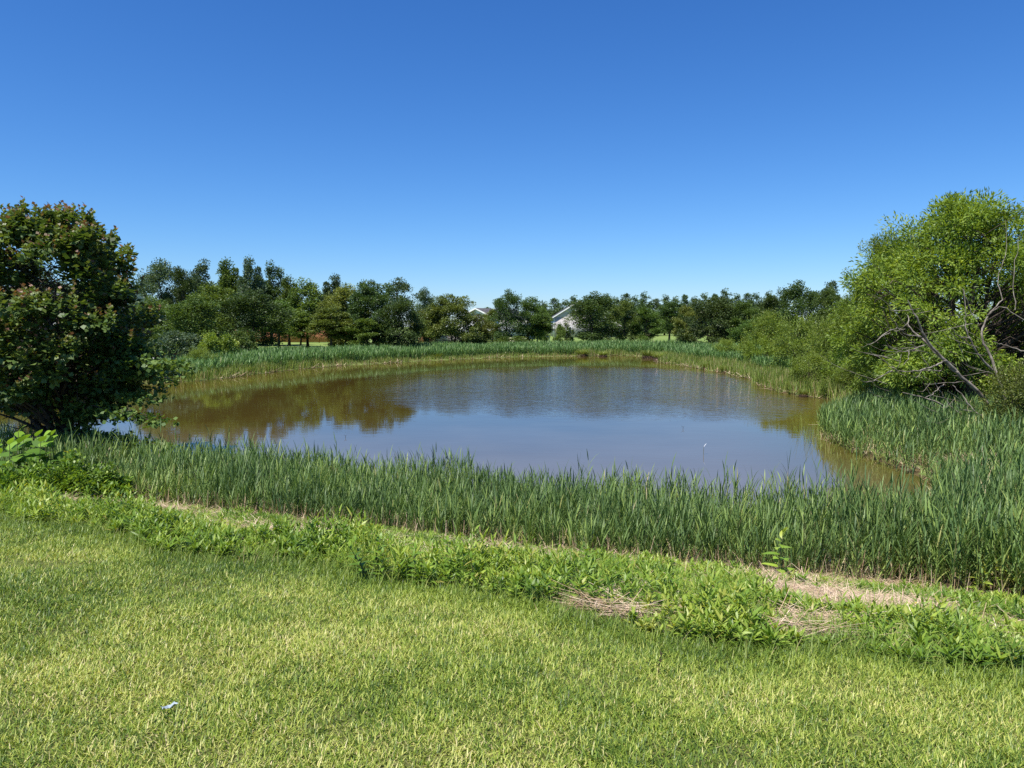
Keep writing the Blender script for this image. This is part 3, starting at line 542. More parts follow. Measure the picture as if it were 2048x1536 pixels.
def tree(px, ptop, pw, Yd, key, mat, label, cat='tree', name='broadleaf_tree', group=None, bark=None, sink=0):
    cm, tm, H0, R0 = PR[key]; p = at(px, ptop, Yd); x = p[0]; zg = max(hz(x, Yd), -.05)-sink
    s = (p[2]-zg)/H0*1.04; sx = (pw/F*Yd)/(2*R0)*.95
    e = empty(name, (x, Yd, zg), label, cat, group, rz=random.uniform(0, 6.28), scale=(sx, sx, s))
    inst('crown', cm, e, M[mat]); inst('trunk', tm, e)
    return e
random.seed(5)
LB = [
 # px, top, width, depth, proto, material, label, name
 (318, 530, 120, 80, 'oval1', 'gray', 'tall grey-green tree just right of the big maple, behind its crown', 'broadleaf_tree'),
 (362, 541, 70, 78, 'oval2', 'dark', 'dark round-topped tree between the grey-green tree and the tall knobby group', 'broadleaf_tree'),
 (300, 600, 120, 62, 'oval3', 'mid', 'mid green tree half hidden by the right edge of the maple', 'broadleaf_tree'),
 (380, 598, 150, 60, 'oval3', 'mid', 'broad leafy green tree filling the gap below the tall left group', 'broadleaf_tree'),
 (405, 527, 100, 90, 'spire1', 'gray', 'tall knobby tree at the left end of the high tree group', 'broadleaf_tree'),
 (452, 519, 95, 88, 'spire2', 'mid', 'tall tree with two leafy peaks in the high tree group', 'broadleaf_tree'),
 (499, 515, 75, 86, 'spire2', 'gray', 'tallest narrow spire of the tree group on the left bank', 'broadleaf_tree'),
 (540, 531, 90, 89, 'spire1', 'dark', 'dark stepped tree on the right shoulder of the high group', 'broadleaf_tree'),
 (430, 575, 150, 72, 'oval1', 'mid', 'wide mid green tree in front of the tall knobby trees', 'broadleaf_tree'),
 (505, 590, 150, 70, 'oval3', 'dark', 'dark broad tree with deep shade below the tallest spire', 'broadleaf_tree'),
 (575, 553, 80, 86, 'spire2', 'mid', 'slim tree with a pointed top right of the high group', 'broadleaf_tree'),
 (555, 605, 90, 80, 'column', 'mid', 'green tree with a thick bare trunk before the red-brown fence', 'broadleaf_tree'),
 (613, 564, 80, 82, 'column', 'mid', 'narrow green tree on a thin trunk standing alone by the fence', 'broadleaf_tree'),
 (600, 625, 70, 78, 'column', 'mid', 'small leafy tree below the lone narrow tree by the fence', 'broadleaf_tree'),
 (668, 550, 75, 95, 'spire2', 'gray', 'bluish peaked tree rising behind the middle of the left tree row', 'broadleaf_tree'),
 (688, 576, 125, 82, 'oval1', 'olive', 'broad yellow-green tree in front of the bluish peak', 'broadleaf_tree'),
 (660, 615, 90, 76, 'column', 'olive', 'low olive tree with thin stems at the end of the red-brown fence', 'broadleaf_tree'),
 (748, 572, 135, 78, 'dome', 'dark', 'dark vase-shaped tree with upswept branches', 'broadleaf_tree'),
 (795, 562, 110, 96, 'loose', 'gray', 'pale loose-crowned tree with sky showing through its top', 'broadleaf_tree'),
 (735, 640, 120, 75, 'oval2', 'mid', 'small bright green tree with several stems in front of the dark vase tree', 'broadleaf_tree'),
 (800, 600, 110, 76, 'oval3', 'dark', 'dark green tree with a short thick trunk left of the dome tree', 'broadleaf_tree'),
 (848, 583, 60, 102, 'oval1', 'gray', 'distant grey-green tree peeping over between the loose tree and the dome tree', 'broadleaf_tree'),
 (848, 622, 70, 88, 'column', 'olive', 'olive narrow tree tucked against the dome tree', 'broadleaf_tree'),
 (906, 597, 140, 86, 'dome', 'olive', 'wide dome-shaped tree on many thin stems before the grey fence', 'broadleaf_tree'),
 (948, 628, 74, 90, 'oval3', 'olive', 'olive tree overlapping the right flank of the dome tree', 'broadleaf_tree'),
 (962, 655, 50, 92, 'shrub3', 'olive', 'low leafy tree right of the dome tree under the white gable', 'broadleaf_tree'),
 (985, 622, 60, 96, 'oval2', 'olive', 'light green tree left of the dark upright tree near the white blossoms', 'broadleaf_tree'),
 (1013, 587, 80, 94, 'oval3', 'dark', 'dark upright tree behind the white-blossomed shrub', 'broadleaf_tree'),
 (1055, 601, 70, 96, 'oval1', 'mid', 'mid green tree joined to the right side of the dark upright tree', 'broadleaf_tree'),
 (1075, 630, 66, 97, 'column', 'mid', 'lower green tree left of the pale gabled house', 'broadleaf_tree'),
 (1088, 618, 36, 104, 'oval1', 'mid', 'tree touching the left corner of the pale gabled house', 'broadleaf_tree'),
 (1128, 650, 46, 96, 'shrub3', 'mid', 'small bushy tree in front of the pale gabled house', 'broadleaf_tree'),
 (1195, 600, 96, 112, 'oval1', 'mid', 'green tree pressed behind the dark round tree by the pale gabled house', 'broadleaf_tree'),
 (1184, 591, 124, 96, 'oval3', 'dark', 'dark round tree hiding the right half of the pale gabled house', 'broadleaf_tree'),
 (1250, 603, 70, 98, 'oval1', 'mid', 'first tree right of the sunroom in the far row', 'broadleaf_tree'),
 (1293, 618, 76, 98, 'oval2', 'mid', 'tree with a low drooping branch over the far lawn', 'broadleaf_tree'),
 (1340, 604, 66, 104, 'column', 'dark', 'narrow dark tree behind the open strip of far lawn', 'broadleaf_tree'),
 (1375, 615, 66, 94, 'oval1', 'olive', 'yellowish tree left of the big dark mounded tree', 'broadleaf_tree'),
 (1425, 602, 150, 86, 'dome', 'dark', 'big dark mounded tree with heavy shade to the ground', 'broadleaf_tree'),
 (1490, 607, 90, 84, 'oval1', 'mid', 'green tree right of the big dark mounded tree', 'broadleaf_tree'),
 (1545, 596, 90, 88, 'oval2', 'dark', 'dark tree behind the light green shore shrubs', 'broadleaf_tree'),
 (1603, 571, 120, 74, 'oval3', 'dark', 'tall dark tree left of the feathery tree above the shrubs', 'broadleaf_tree'),
 (1655, 580, 90, 66, 'oval2', 'dark', 'dark tree just left of the big willow crown', 'broadleaf_tree'),
 (1662, 562, 60, 78, 'cone', 'gray', 'feathery grey-green tree poking up beside the big willow', 'broadleaf_tree'),
 (1700, 600, 120, 62, 'oval1', 'mid', 'green tree hidden behind the left edge of the big willow', 'broadleaf_tree'),
 (1510, 640, 90, 72, 'oval3', 'mid', 'low rounded green tree on the right bank behind the reeds', 'broadleaf_tree'),
 (60, 545, 200, 86, 'oval1', 'gray', 'grey-green tree seen through the left part of the maple', 'broadleaf_tree'),
 (170, 570, 160, 90, 'oval2', 'dark', 'dark tree seen through the middle of the maple', 'broadleaf_tree'),
 (-60, 560, 180, 80, 'oval1', 'mid', 'tree at the left picture edge behind the maple', 'broadleaf_tree'),
 # shrubs on the left bank
 (345, 668, 120, 52, 'shrub3', 'gray', 'dull green shrub beside the weathered box on the left bank', 'shrub'),
 (430, 671, 90, 55, 'shrub3', 'bright', 'yellow-green shrub above the reeds on the left bank', 'shrub'),
 (395, 700, 80, 50, 'shrub2', 'bright', 'low yellow-green shrub at the left end of the far reeds', 'shrub'),
 (470, 668, 90, 60, 'shrub3', 'mid', 'shaded green shrub right of the yellow-green one', 'shrub'),
 (262, 690, 120, 50, 'shrub2', 'mid', 'green shrub behind the right lower branches of the maple', 'shrub'),
 (130, 690, 180, 46, 'shrub2', 'mid', 'green shrub on the left bank seen under the maple crown', 'shrub'),
 (0, 680, 180, 44, 'shrub1', 'mid', 'green shrub on the left bank at the picture edge', 'shrub'),
 # right bank
 (1456, 681, 66, 68, 'shrub2', 'bright', 'small yellow-green shrub standing alone in the right-hand reeds', 'shrub'),
 (1540, 632, 110, 55, 'shrub1', 'bright', 'tall light green willow shrub at the left of the right-bank thicket', 'shrub'),
 (1522, 680, 70, 54, 'shrub2', 'willow', 'low willow shrub at the foot of the tall light green one', 'shrub'),
 (1600, 643, 120, 48, 'shrub2', 'bright', 'light green willow shrub with grey twigs in the middle of the right-bank thicket', 'shrub'),
 (1655, 650, 120, 42, 'shrub1', 'bright', 'big light green willow shrub on the right bank left of the large willow', 'shrub'),
 (1625, 712, 100, 38, 'shrub2', 'bright', 'low bright willow shrub leaning over the water on the right bank', 'shrub'),
 (1700, 735, 110, 33, 'shrub1', 'bright', 'yellow-green shrub at the waterline below the large willow', 'shrub'),
 (1740, 600, 170, 36, 'shrub2', 'willow', 'tall willow shrub merging into the left side of the large willow', 'shrub'),
 (1790, 760, 160, 27, 'shrub2', 'willow', 'low leafy willow shrub behind the cove reeds', 'shrub'),
]
for (px, pt, pw, Yd, key, mat, lab, nm) in LB:
    tree(px, pt, pw, Yd, key, mat, lab, 'shrub' if nm == 'shrub' else 'tree', nm)
# the distant wood's edge on the horizon: near identical trees in a row
xs = [975, 1072, 1090, 1108, 1128, 1150, 1168, 1215, 1234, 1252, 1272, 1290, 1310, 1330, 1352, 1372, 1390, 1412, 1432, 1452, 1472, 1495, 1515, 1540, 1565, 640, 860]
tp = [614, 600, 606, 597, 602, 594, 600, 592, 597, 588, 598, 591, 597, 594, 598, 592, 600, 590, 588, 584, 590, 586, 592, 588, 590, 600, 607]
for i, (px, pt) in enumerate(zip(xs, tp)):
    tree(px, pt+random.uniform(-3, 3), 44, 165+random.uniform(-8, 10), 'cone2' if i % 3 else 'cone', 'pine', 'one of the small even trees of the distant wood edge on the horizon', 'tree', 'distant_tree', 'trees of the distant wood edge')

# flowering shrub
e = tree(1028, 674, 84, 90, 'shrub3', 'mid', 'shrub covered in white blossom above the far reeds', 'shrub', 'flowering_shrub')
a = Acc(); r = np.random.default_rng(77)
for c in r.normal(0, 1, (15, 3)):
    c = c/np.linalg.norm(c)*np.array([1.75, 1.75, 1.2]); c[2] = abs(c[2])+1.05; n = 7
    P = c+r.normal(0, .13, (n, 3))*np.array([1, 1, .4]); a.kites(P, r.normal(0, 1, (n, 3)), np.tile([0, -.4, 1.], (n, 1))+r.normal(0, .2, (n, 3)), .16, .15, r.random(n))
a.build('blossom', M['flower'], e)

# ---- big maple on the left
mp = tree_meshes('maple', H=6.1, prof=[(0, .8), (.1, 1.5), (.22, 1.95), (.4, 2.05), (.6, 2.0), (.8, 1.75), (.92, 1.35), (1, .6)], ncl=420, nper=54, lL=.12, lW=.105, clR=.30, seed=21, sup=52, supR=.24,
                 mat=M['maple'], bark=M['bark'], base=.25, flat=.42, droop=.25, up=.9, trunkR=.12, stems=3, lobes=.10, limbs=150, outer=.42, redtips=True)
mx_, my_ = at(118, 850, 16.6)[:2]
e = empty('maple_tree', (mx_, 16.6, hz(mx_, 16.6)), 'large dark maple with reddish shoot tips at the left edge of the pond', 'tree', rz=.6)
MW = 1.12
for o in (inst('crown', mp[0], e), inst('trunk', mp[1], e)): o.scale = (MW, MW, .985)
# its low right-hand boughs reaching over the water
a = Acc(); T = Acc(); r = np.random.default_rng(5)
def bough(pts, n, spread, L=.12, mat_t=(.25, .7)):
    pts = np.array(pts); k = np.linspace(0, 1, 12); pp = np.stack([np.interp(k, np.linspace(0, 1, len(pts)), pts[:, q]) for q in range(3)], 1); T.tube(pp, .025*(1-.8*k), 5)
    t = r.uniform(.15, 1, n); P = np.stack([np.interp(t, k, pp[:, q]) for q in range(3)], 1)+r.normal(0, 1, (n, 3))*np.array([spread, spread, spread*.35])
    D = r.normal(0, 1, (n, 3)); D[:, 2] -= .5; N = r.normal(0, .4, (n, 3)); N[:, 2] += 1
    a.kites(P, D, N, L*r.uniform(.7, 1.2, n), L*.9, r.uniform(*mat_t, n))
B0 = np.array([mx_, 16.6, 0.4])
for (px, py, Yd, n, sp) in [(385, 735, 15.6, 700, .17), (350, 758, 16.2, 500, .2), (315, 800, 16.0, 420, .18), (330, 845, 15.5, 380, .15), (345, 895, 15.2, 300, .13), (290, 905, 15.0, 260, .12), (300, 780, 17.3, 600, .25), (250, 830, 15.2, 260, .2), (300, 700, 16.8, 500, .25), (-20, 720, 15.6, 500, .25), (200, 905, 15.4, 120, .13)]:
    q = at(px, py, Yd); m = B0+(q-B0)*.5; m[2] = max(q[2]+.15, B0[2]+.3+.45*(q[2]-B0[2])); bough([B0+np.array([0, 0, .5]), m, q], n, sp)
lo = e.matrix_basis.inverted()
b1 = a.build('bough_leaves', M['maple'], e); b2 = T.build('bough', M['bark'], e, True)
from mathutils import Matrix
inv = (Matrix.Translation(e.location) @ Matrix.Rotation(.6, 4, 'Z')).inverted()
b1.matrix_parent_inverse = inv; b2.matrix_parent_inverse = inv

# ---- big willow on the right
wl = tree_meshes('willow', H=7.0, prof=[(0, 2.6), (.15, 3.5), (.35, 3.9), (.55, 3.6), (.75, 2.9), (.9, 1.8), (1, .7)], ncl=400, nper=175, lL=.14, lW=.045, clR=.44, seed=31, sup=46, supR=.27, wisps=False,
                 mat=M['willow'], bark=M['bark'], base=.14, flat=.7, droop=.2, up=.5, trunkR=.17, stems=3, lobes=.12, limbs=200, outer=.45, fine=True)
px_ = at(1925, 860, 22.5)
e = empty('willow_tree', (px_[0], 22.5, hz(px_[0], 22.5)), 'big fine-leaved yellow-green willow at the right edge above the cove reeds', 'tree', rz=1.1)
inst('crown', wl[0], e); inst('trunk', wl[1], e)
def extra(px, pt, pw, Yd, k, mat, lab):
    p = at(px, pt, Yd); zg = hz(p[0], Yd); s = (p[2]-zg)/7.0; sx = pw/F*Yd/7.4
    e = empty('willow_tree', (p[0], Yd, zg), lab, 'tree', rz=k, scale=(sx, sx, s)); inst('crown', wl[0], e, M[mat]); inst('trunk', wl[1], e)
extra(1805, 470, 230, 27, 2.5, 'willow', 'second willow crown stepping down left of the big willow')
extra(2100, 455, 260, 25, 4.0, 'willow', 'willow crown cut by the right picture edge with bare twigs at its top')
tree(2040, 745, 190, 17.5, 'shrub1', 'olive', 'yellowish dry-looking bush at the right edge below the willow', 'shrub', 'shrub')

# ---- leaning half-dead trunk with bare curved branches in front of the willow
T = Acc()
def limb(pts, r0, r1, sides=6, j=.03):
    P = np.array([at(*p) for p in pts]); k = np.linspace(0, 1, len(P)); kk = np.linspace(0, 1, len(P)*4)
    Q = np.stack([np.interp(kk, k, P[:, q]) for q in range(3)], 1)
    for _ in range(2): Q[1:-1] = (Q[:-2]+2*Q[1:-1]+Q[2:])/4
    Q[1:-1] += rng.normal(0, j*.4, Q[1:-1].shape); T.tube(Q, r0+(r1-r0)*kk, sides)
limb([(1995, 880, 18.5), (1975, 800, 18.3), (1905, 735, 18.0), (1855, 685, 17.8), (1835, 640, 17.6), (1815, 600, 17.6)], .06, .010, 8)
limb([(1915, 745, 18), (1870, 705, 18.2), (1845, 678, 18.4), (1818, 655, 18.6), (1815, 630, 18.8)], .04, .01)
limb([(1850, 675, 17.8), (1810, 670, 17.5), (1795, 655, 17.3), (1780, 630, 17.2), (1777, 612, 17.1)], .018, .005)
limb([(1795, 655, 17.3), (1770, 665, 17.1), (1745, 688, 17.0), (1722, 693, 16.9)], .014, .004)
limb([(1850, 690, 17.8), (1825, 700, 17.4), (1800, 704, 17.2), (1775, 690, 17.1), (1768, 672, 17.0)], .016, .004)
limb([(1818, 702, 17.2), (1817, 718, 17.1), (1803, 731, 17.0)], .010, .004)
limb([(1890, 722, 17.9), (1870, 732, 17.5), (1843, 740, 17.2), (1810, 745, 17), (1785, 738, 16.9), (1765, 718, 16.8), (1740, 702, 16.7)], .022, .004)
limb([(1882, 741, 17.9), (1845, 741, 17.4)], .016, .008)
limb([(1785, 740, 17), (1768, 748, 16.9), (1750, 763, 16.8), (1728, 765, 16.7), (1714, 752, 16.6)], .012, .004)
limb([(1944, 763, 18.2), (1905, 765, 17.9), (1850, 768, 17.6)], .014, .006)
limb([(1888, 768, 17.9), (1870, 785, 17.6), (1850, 797, 17.4)], .013, .006)
limb([(2048, 882, 17.0), (1990, 850, 17.2), (1948, 822, 17.4), (1925, 790, 17.5), (1905, 770, 17.6)], .022, .008)
limb([(1948, 822, 17.4), (1925, 820, 17.3), (1905, 803, 17.2)], .012, .005)
limb([(1950, 843, 18), (1905, 818, 18), (1880, 785, 18), (1870, 765, 18)], .018, .006)
limb([(1910, 850, 18.6), (1895, 815, 18.6), (1850, 795, 18.5), (1805, 785, 18.4)], .035, .008)
limb([(2010, 800, 18.6), (1985, 720, 18.8), (1960, 670, 19), (1975, 630, 19.2), (2005, 600, 19.4)], .042, .012)
limb([(1985, 740, 18.8), (1960, 715, 18.7), (1940, 680, 18.6), (1930, 655, 18.6), (1932, 620, 18.6), (1928, 578, 18.6)], .03, .008)
limb([(1940, 677, 18.6), (1915, 672, 18.5), (1900, 650, 18.4)], .014, .005)
limb([(1925, 705, 18.6), (1915, 680, 18.5), (1895, 655, 18.4)], .014, .005)
limb([(2048, 702, 18.2), (2010, 690, 18.2), (1985, 683, 18.2)], .016, .007)
limb([(1925, 578, 18.7), (1940, 615, 18.7), (1955, 650, 18.8)], .012, .006)
limb([(1975, 630, 19.2), (2000, 610, 19.2), (2048, 640, 19.2)], .022, .01)
limb([(2005, 600, 19.4), (1995, 560, 19.6), (2015, 500, 19.8), (2010, 440, 20)], .014, .004)
limb([(2030, 620, 19.4), (2025, 540, 19.6), (2040, 470, 19.8)], .014, .004)
# fans of fine dead twigs
for _ in range(46):
    c = (rng.uniform(1760, 1990), rng.uniform(610, 830)); d1 = rng.normal(0, 30, 2); d2 = rng.normal(0, 18, 2); Yd = rng.uniform(16.8, 18.6)
    limb([(c[0], c[1], Yd), (c[0]-abs(d1[0])-6, c[1]+d1[1]*.5-8, Yd-.1), (c[0]-abs(d1[0])-abs(d2[0])-14, c[1]+d1[1]*.5-8-abs(d2[1]), Yd-.2)], .007, .003, 4, .01)
b = at(1995, 880, 18.5)
e = empty('leaning_tree', (b[0], b[1], hz(b[0], b[1])), 'leaning half-dead tree with bare pale curved branches over the cove reeds', 'tree')
o = T.build('trunk', M['bark_pale'], e, True); o.matrix_parent_inverse = Matrix.Translation(-e.location)
# stump-like trunk foot
T = Acc(); b = at(1945, 868, 21)
T.tube([(b[0], 21, -.1), (b[0]-.05, 21, .8), (b[0]-.25, 21.2, 2.2), (b[0]-.1, 21.4, 3.6), (b[0]+.2, 21.4, 5)], [.24, .18, .14, .10, .04], 9)
e = empty('standing_trunk', (b[0], 21, 0), 'upright dark bare trunk rising from the cove reeds in front of the willow', 'tree'); o = T.build('trunk', M['bark'], e, True); o.matrix_parent_inverse = Matrix.Translation(-e.location)

# ------------------------------------------------------------------ tussocks at the waterline
a = Acc(); n = 420; r = np.random.default_rng(3)
ra = r.uniform(0, 2*PI, n); rr = .32*np.sqrt(r.random(n)); a.blades(np.stack([rr*np.cos(ra), rr*np.sin(ra), .18+0*rr], 1), ra, np.abs(r.normal(.35, .2, n)), r.uniform(.3, 1, n), r.uniform(.35, .7, n), .016, np.clip(r.normal(.5, .25, n), 0, 1), (1, .8, .5, .06))
tus_l = a.mesh('tussock_leaves', M['sedge'])
a = Acc(); th = np.linspace(0, 1, 7)
a.tube([(0, 0, -.15), (.02, 0, .05), (0, .02, .16), (0, 0, .22)], [.36, .34, .26, .05], 12)
n = 260; ra = r.uniform(0, 2*PI, n); a.blades(np.stack([.3*np.cos(ra), .3*np.sin(ra), r.uniform(.02, .24, n)], 1), ra, r.uniform(1.8, 2.9, n), .2, r.uniform(.12, .25, n), .014, 1, (1, .6))
M['root'] = plain('dark_root_mass', (.03, .02, .014), (.12, .075, .045), 14, .95)
tus_b = a.mesh('tussock_base', M['root'])
TS = [(430, 752, .9, 'tussock at the left end of the far shore'), (495, 748, .8, ''), (640, 728, 1.0, 'dark-based tussock, larger of the two at the left-hand far shore'), (680, 726, .8, ''), (765, 722, .6, ''), (788, 721, .9, ''), (872, 719, .9, ''),
      (1163, 712, .9, ''), (1205, 713, .7, ''), (1295, 716, 1.0, ''), (1316, 719, .9, ''), (1410, 738, .8, ''), (1448, 745, .8, ''), (1525, 762, 1.0, ''), (1583, 783, .9, ''), (1600, 792, .7, '')]
TL = ['dark tussock at the far left end of the shore, nearest the maple boughs', 'dark tussock below the yellow-green shrub on the left shore', 'wide brown-footed tussock where the left shore bends, the left one of two', 'narrower brown-footed tussock, the right one of two at the shore bend', 'small tussock in the left shore reeds below the small bright green tree', 'upright dark tussock just right of the small one on the left shore', 'lone dark tussock on the shore in front of the dome tree', 'brown tussock on the far shore in front of the pale gabled house', 'low tussock on the far shore below the sunroom', 'dark-footed tussock at the tip of the right spit', 'pale-topped tussock just behind the one at the spit tip', 'green tussock on the right shore below the lone yellow-green shrub', 'second green tussock on the right shore before the willow thicket', 'largest dark-footed tussock on the right shore by the willow thicket', 'dark tussock under the low bright willow shrub on the right shore', 'last small tussock of the right shore before the cove']; TLi = []
for (px, py, s, l) in TS:
    d = ray(px, py); t_ = -EYE/d[2]; p = d*t_; 
    e = empty('sedge_tussock', (p[0], p[1]-.35, 0), TL[len(TLi)], 'tussock', 'sedge tussocks round the waterline', rz=random.uniform(0, 6), scale=(s*(p[1]/40), s*(p[1]/45), s*(.4+p[1]/90)))
    inst('leaves', tus_l, e); inst('base', tus_b, e); TLi.append(1)
p = at(1925, 965, 15.0)
e = empty('sedge_tussock', (p[0], 14.4, 0.02), 'straw-topped tussock with a dark undercut foot at the tip of the cove', 'tussock', rz=1, scale=(1.5, 1.3, 1.0)); inst('leaves', tus_l, e, M['straw']); inst('base', tus_b, e)

# ------------------------------------------------------------------ houses, fences
def wall_mat(name, c1, c2, pitch=.2):
    m = plain(name, c1, c2, 1.0, .6); t = m.node_tree; b = t.nodes['Principled BSDF']; tc = t.nodes.new('ShaderNodeTexCoord'); s = t.nodes.new('ShaderNodeSeparateXYZ'); t.links.new(tc.outputs['Object'], s.inputs[0])
    a1 = t.nodes.new('ShaderNodeMath'); a1.operation = 'DIVIDE'; a1.inputs[1].default_value = pitch; t.links.new(s.outputs['Z'], a1.inputs[0])
    f = t.nodes.new('ShaderNodeMath'); f.operation = 'FRACT'; t.links.new(a1.outputs[0], f.inputs[0]); bp = t.nodes.new('ShaderNodeBump'); bp.inputs['Distance'].default_value = .03
    t.links.new(f.outputs[0], bp.inputs['Height']); t.links.new(bp.outputs[0], b.inputs['Normal']); return m
M['sid1'] = wall_mat('pink_grey_siding', (.42, .38, .385), (.45, .42, .42)); M['sid2'] = wall_mat('white_siding', (.74, .75, .78), (.80, .80, .82)); M['sid3'] = wall_mat('grey_siding', (.40, .42, .42), (.46, .47, .47))
def house(name, loc, rz, W, Dp, He, Hr, sid, label, windows=(), wing=None):
    e = empty(name, loc, label, 'house', rz=rz)
    a = Acc(); a.box(-W/2, W/2, 0, Dp, -.5, He)
    V = [(-W/2, 0, He), (W/2, 0, He), (0, 0, Hr), (-W/2, Dp, He), (W/2, Dp, He), (0, Dp, Hr)]
    mm = lambda p_, q_: tuple((u+v)/2 for u, v in zip(p_, q_)); a.quad(V[0], V[1], mm(V[1], V[2]), V[2]); a.quad(V[4], V[3], mm(V[3], V[5]), V[5]); a.build('wall', M[sid], e)
    o = .35; t = .18; sl = (Hr-He)/(W/2); a = Acc()
    for s in (-1, 1):
        x1 = s*(W/2+o); z1 = He-o*sl
        p = [(0, -o, Hr+.02), (x1, -o, z1+.02), (x1, Dp+o, z1+.02), (0, Dp+o, Hr+.02)]; q = [(x_, y_, z_+t) for x_, y_, z_ in p]
        a.add(np.array(p+q, float), np.array([[0, 1, 2, 3], [4, 5, 6, 7], [0, 1, 5, 4], [1, 2, 6, 5], [2, 3, 7, 6]]), np.full(8, .5))
    r_ = a.build('roof', M['roof'], e)
    a = Acc()
    for s in (-1, 1):
        x1 = s*(W/2+o+.01); z1 = He-o*sl
        a.quad((0, -o-.03, Hr-.02), (x1, -o-.03, z1-.02), (x1, -o-.03, z1+t+.03), (0, -o-.03, Hr+t+.03))
    for s in (-1, 1): a.box(s*W/2-.09, s*W/2+.09, -.05, .08, 0, He-.1)
    a.build('trim', M['white'], e)
    for (x, z, ww, hh) in windows:
        f = Acc(); 
        f.box(x-ww/2-.09, x+ww/2+.09, -.05, .02, z-hh/2-.09, z-hh/2); f.box(x-ww/2-.09, x+ww/2+.09, -.05, .02, z+hh/2, z+hh/2+.09)
        f.box(x-ww/2-.09, x-ww/2, -.045, .02, z-hh/2, z+hh/2); f.box(x+ww/2, x+ww/2+.09, -.045, .02, z-hh/2, z+hh/2); f.box(x-.03, x+.03, -.05, .0, z-hh/2, z+hh/2); f.box(x-ww/2, x+ww/2, -.045, .0, z-.03, z+.03)
        fo = f.build('window', M['white'], e); gq = Acc(); gq.quad((x-ww/2, -.02, z-hh/2), (x+ww/2, -.02, z-hh/2), (x+ww/2, -.02, z+hh/2), (x-ww/2, -.02, z+hh/2)); gq.build('pane', M['glass'], fo)
    return e
p = at(1158, 672, 142)
h1 = house('house', (p[0], 142, 1.2), 0, 9.8, 12, 3.9, 6.95, 'sid1', 'pale two-storey house with a grey-pink gable wall and a low sunroom', windows=((-2.0, 1.3, 1, 1.3), (1.8, 1.3, 1, 1.3)))
a = Acc(); a.box(5.2, 5.6, 1, 5, -.3, 2.2); a.box(5.6, 7.9, -1.5, 4, -.3, 2.15); a.build('sunroom', M['sid3'], h1)
a = Acc(); V = np.array([(5.4, -1.7, 2.17), (8.1, -1.7, 2.17), (8.1, 4, 2.17), (5.4, 4, 2.17), (6.3, -.4, 2.95), (7.2, -.4, 2.95), (7.2, 3.2, 2.95), (6.3, 3.2, 2.95)], float)
a.add(V, np.array([[0, 1, 5, 4], [1, 2, 6, 5], [2, 3, 7, 6], [3, 0, 4, 7], [4, 5, 6, 7]]), np.full(8, .5)); a.build('sunroom_roof', M['graywood'], h1)
for x in (6.4, 7.15):
    f = Acc(); f.box(x-.33, x+.33, -1.56, -1.5, .55, 1.95); fo = f.build('window', M['white'], h1); gq = Acc()
    for i in (0, 1): gq.quad((x-.25, -1.57, .62+i*.68), (x+.25, -1.57, .62+i*.68), (x+.25, -1.57, 1.2+i*.68), (x-.25, -1.57, 1.2+i*.68))
    gq.build('pane', M['glass'], fo)
p = at(958, 620, 118)
h2 = house('house', (p[0]-.4, 118, 1.1), -.55, 8, 12, 3.3, 5.0, 'sid2', 'white house whose bright gable end and dark roof show right of the dome tree', windows=((1.5, 1.9, .9, 1.2),))
p = at(215, 565, 96)
h3 = house('house', (p[0]-1.5, 96, 1.1), -PI/2, 9, 20, 5.0, 8.0, 'sid3', 'grey house half hidden behind the big maple crown', windows=((-2, 4.0, 1, 1.2), (2, 4.0, 1, 1.2), (-2, 1.6, 1, 1.2)))
h3.location = (at(330, 600, 96)[0]-5.5, 100, .6); h3.rotation_euler[2] = PI/2
def fence(name, px0, px1, Yd, H, mat, label):
    x0 = at(px0, 680, Yd)[0]; x1 = at(px1, 680, Yd)[0]; z0 = hz((x0+x1)/2, Yd); e = empty(name, (x0, Yd, z0), label, 'fence'); Lf = x1-x0
    a = Acc(); x = 0.0; i = 0
    while x < Lf-.13:
        hh = H+.03*math.sin(i*1.7); a.box(x, x+.13, 0, .025, .03, hh); x += .142; i += 1
    a.build('panel', mat, e); a = Acc(); a.box(0, Lf, .03, .07, H*.25, H*.25+.09); a.box(0, Lf, .03, .07, H*.8, H*.8+.09); a.build('rail', mat, e)
    npost = int(Lf/2.4)+1
    for k in range(npost+1):
        xx = Lf*k/npost; a = Acc(); a.box(xx-.06, xx+.06, .075, .19, -.3, H+.06); a.build('post', mat, e)
fence('board_fence', 470, 705, 100, 1.75, M['fence_red'], 'red-brown board fence behind the trunks on the left bank')
fence('board_fence', 836, 868, 104, 1.1, M['fence_red'], 'short orange-brown fence section left of the grey fence')
fence('board_fence', 870, 965, 104, 1.05, M['fence_gray'], 'grey board fence behind the dome tree')
# white garden tent right of the dark upright tree
p = at(1087, 672, 106); e = empty('garden_canopy', (p[0], 106, hz(p[0], 100)), 'small white peaked canopy left of the pale gabled house', 'canopy')
a = Acc(); a.quad((-.9, -.9, .95), (.9, -.9, .95), (0, 0, 1.5), (0, 0, 1.5)); a.quad((.9, -.9, .95), (.9, .9, .95), (0, 0, 1.5), (0, 0, 1.5)); a.quad((.9, .9, .95), (-.9, .9, .95), (0, 0, 1.5), (0, 0, 1.5)); a.quad((-.9, .9, .95), (-.9, -.9, .95), (0, 0, 1.5), (0, 0, 1.5)); a.build('canopy_roof', M['white'], e)
for sx in (-.85, .85):
    for sy in (-.85, .85): a = Acc(); a.box(sx-.03, sx+.03, sy-.03, sy+.03, 0, .95); a.build('leg', M['white'], e)
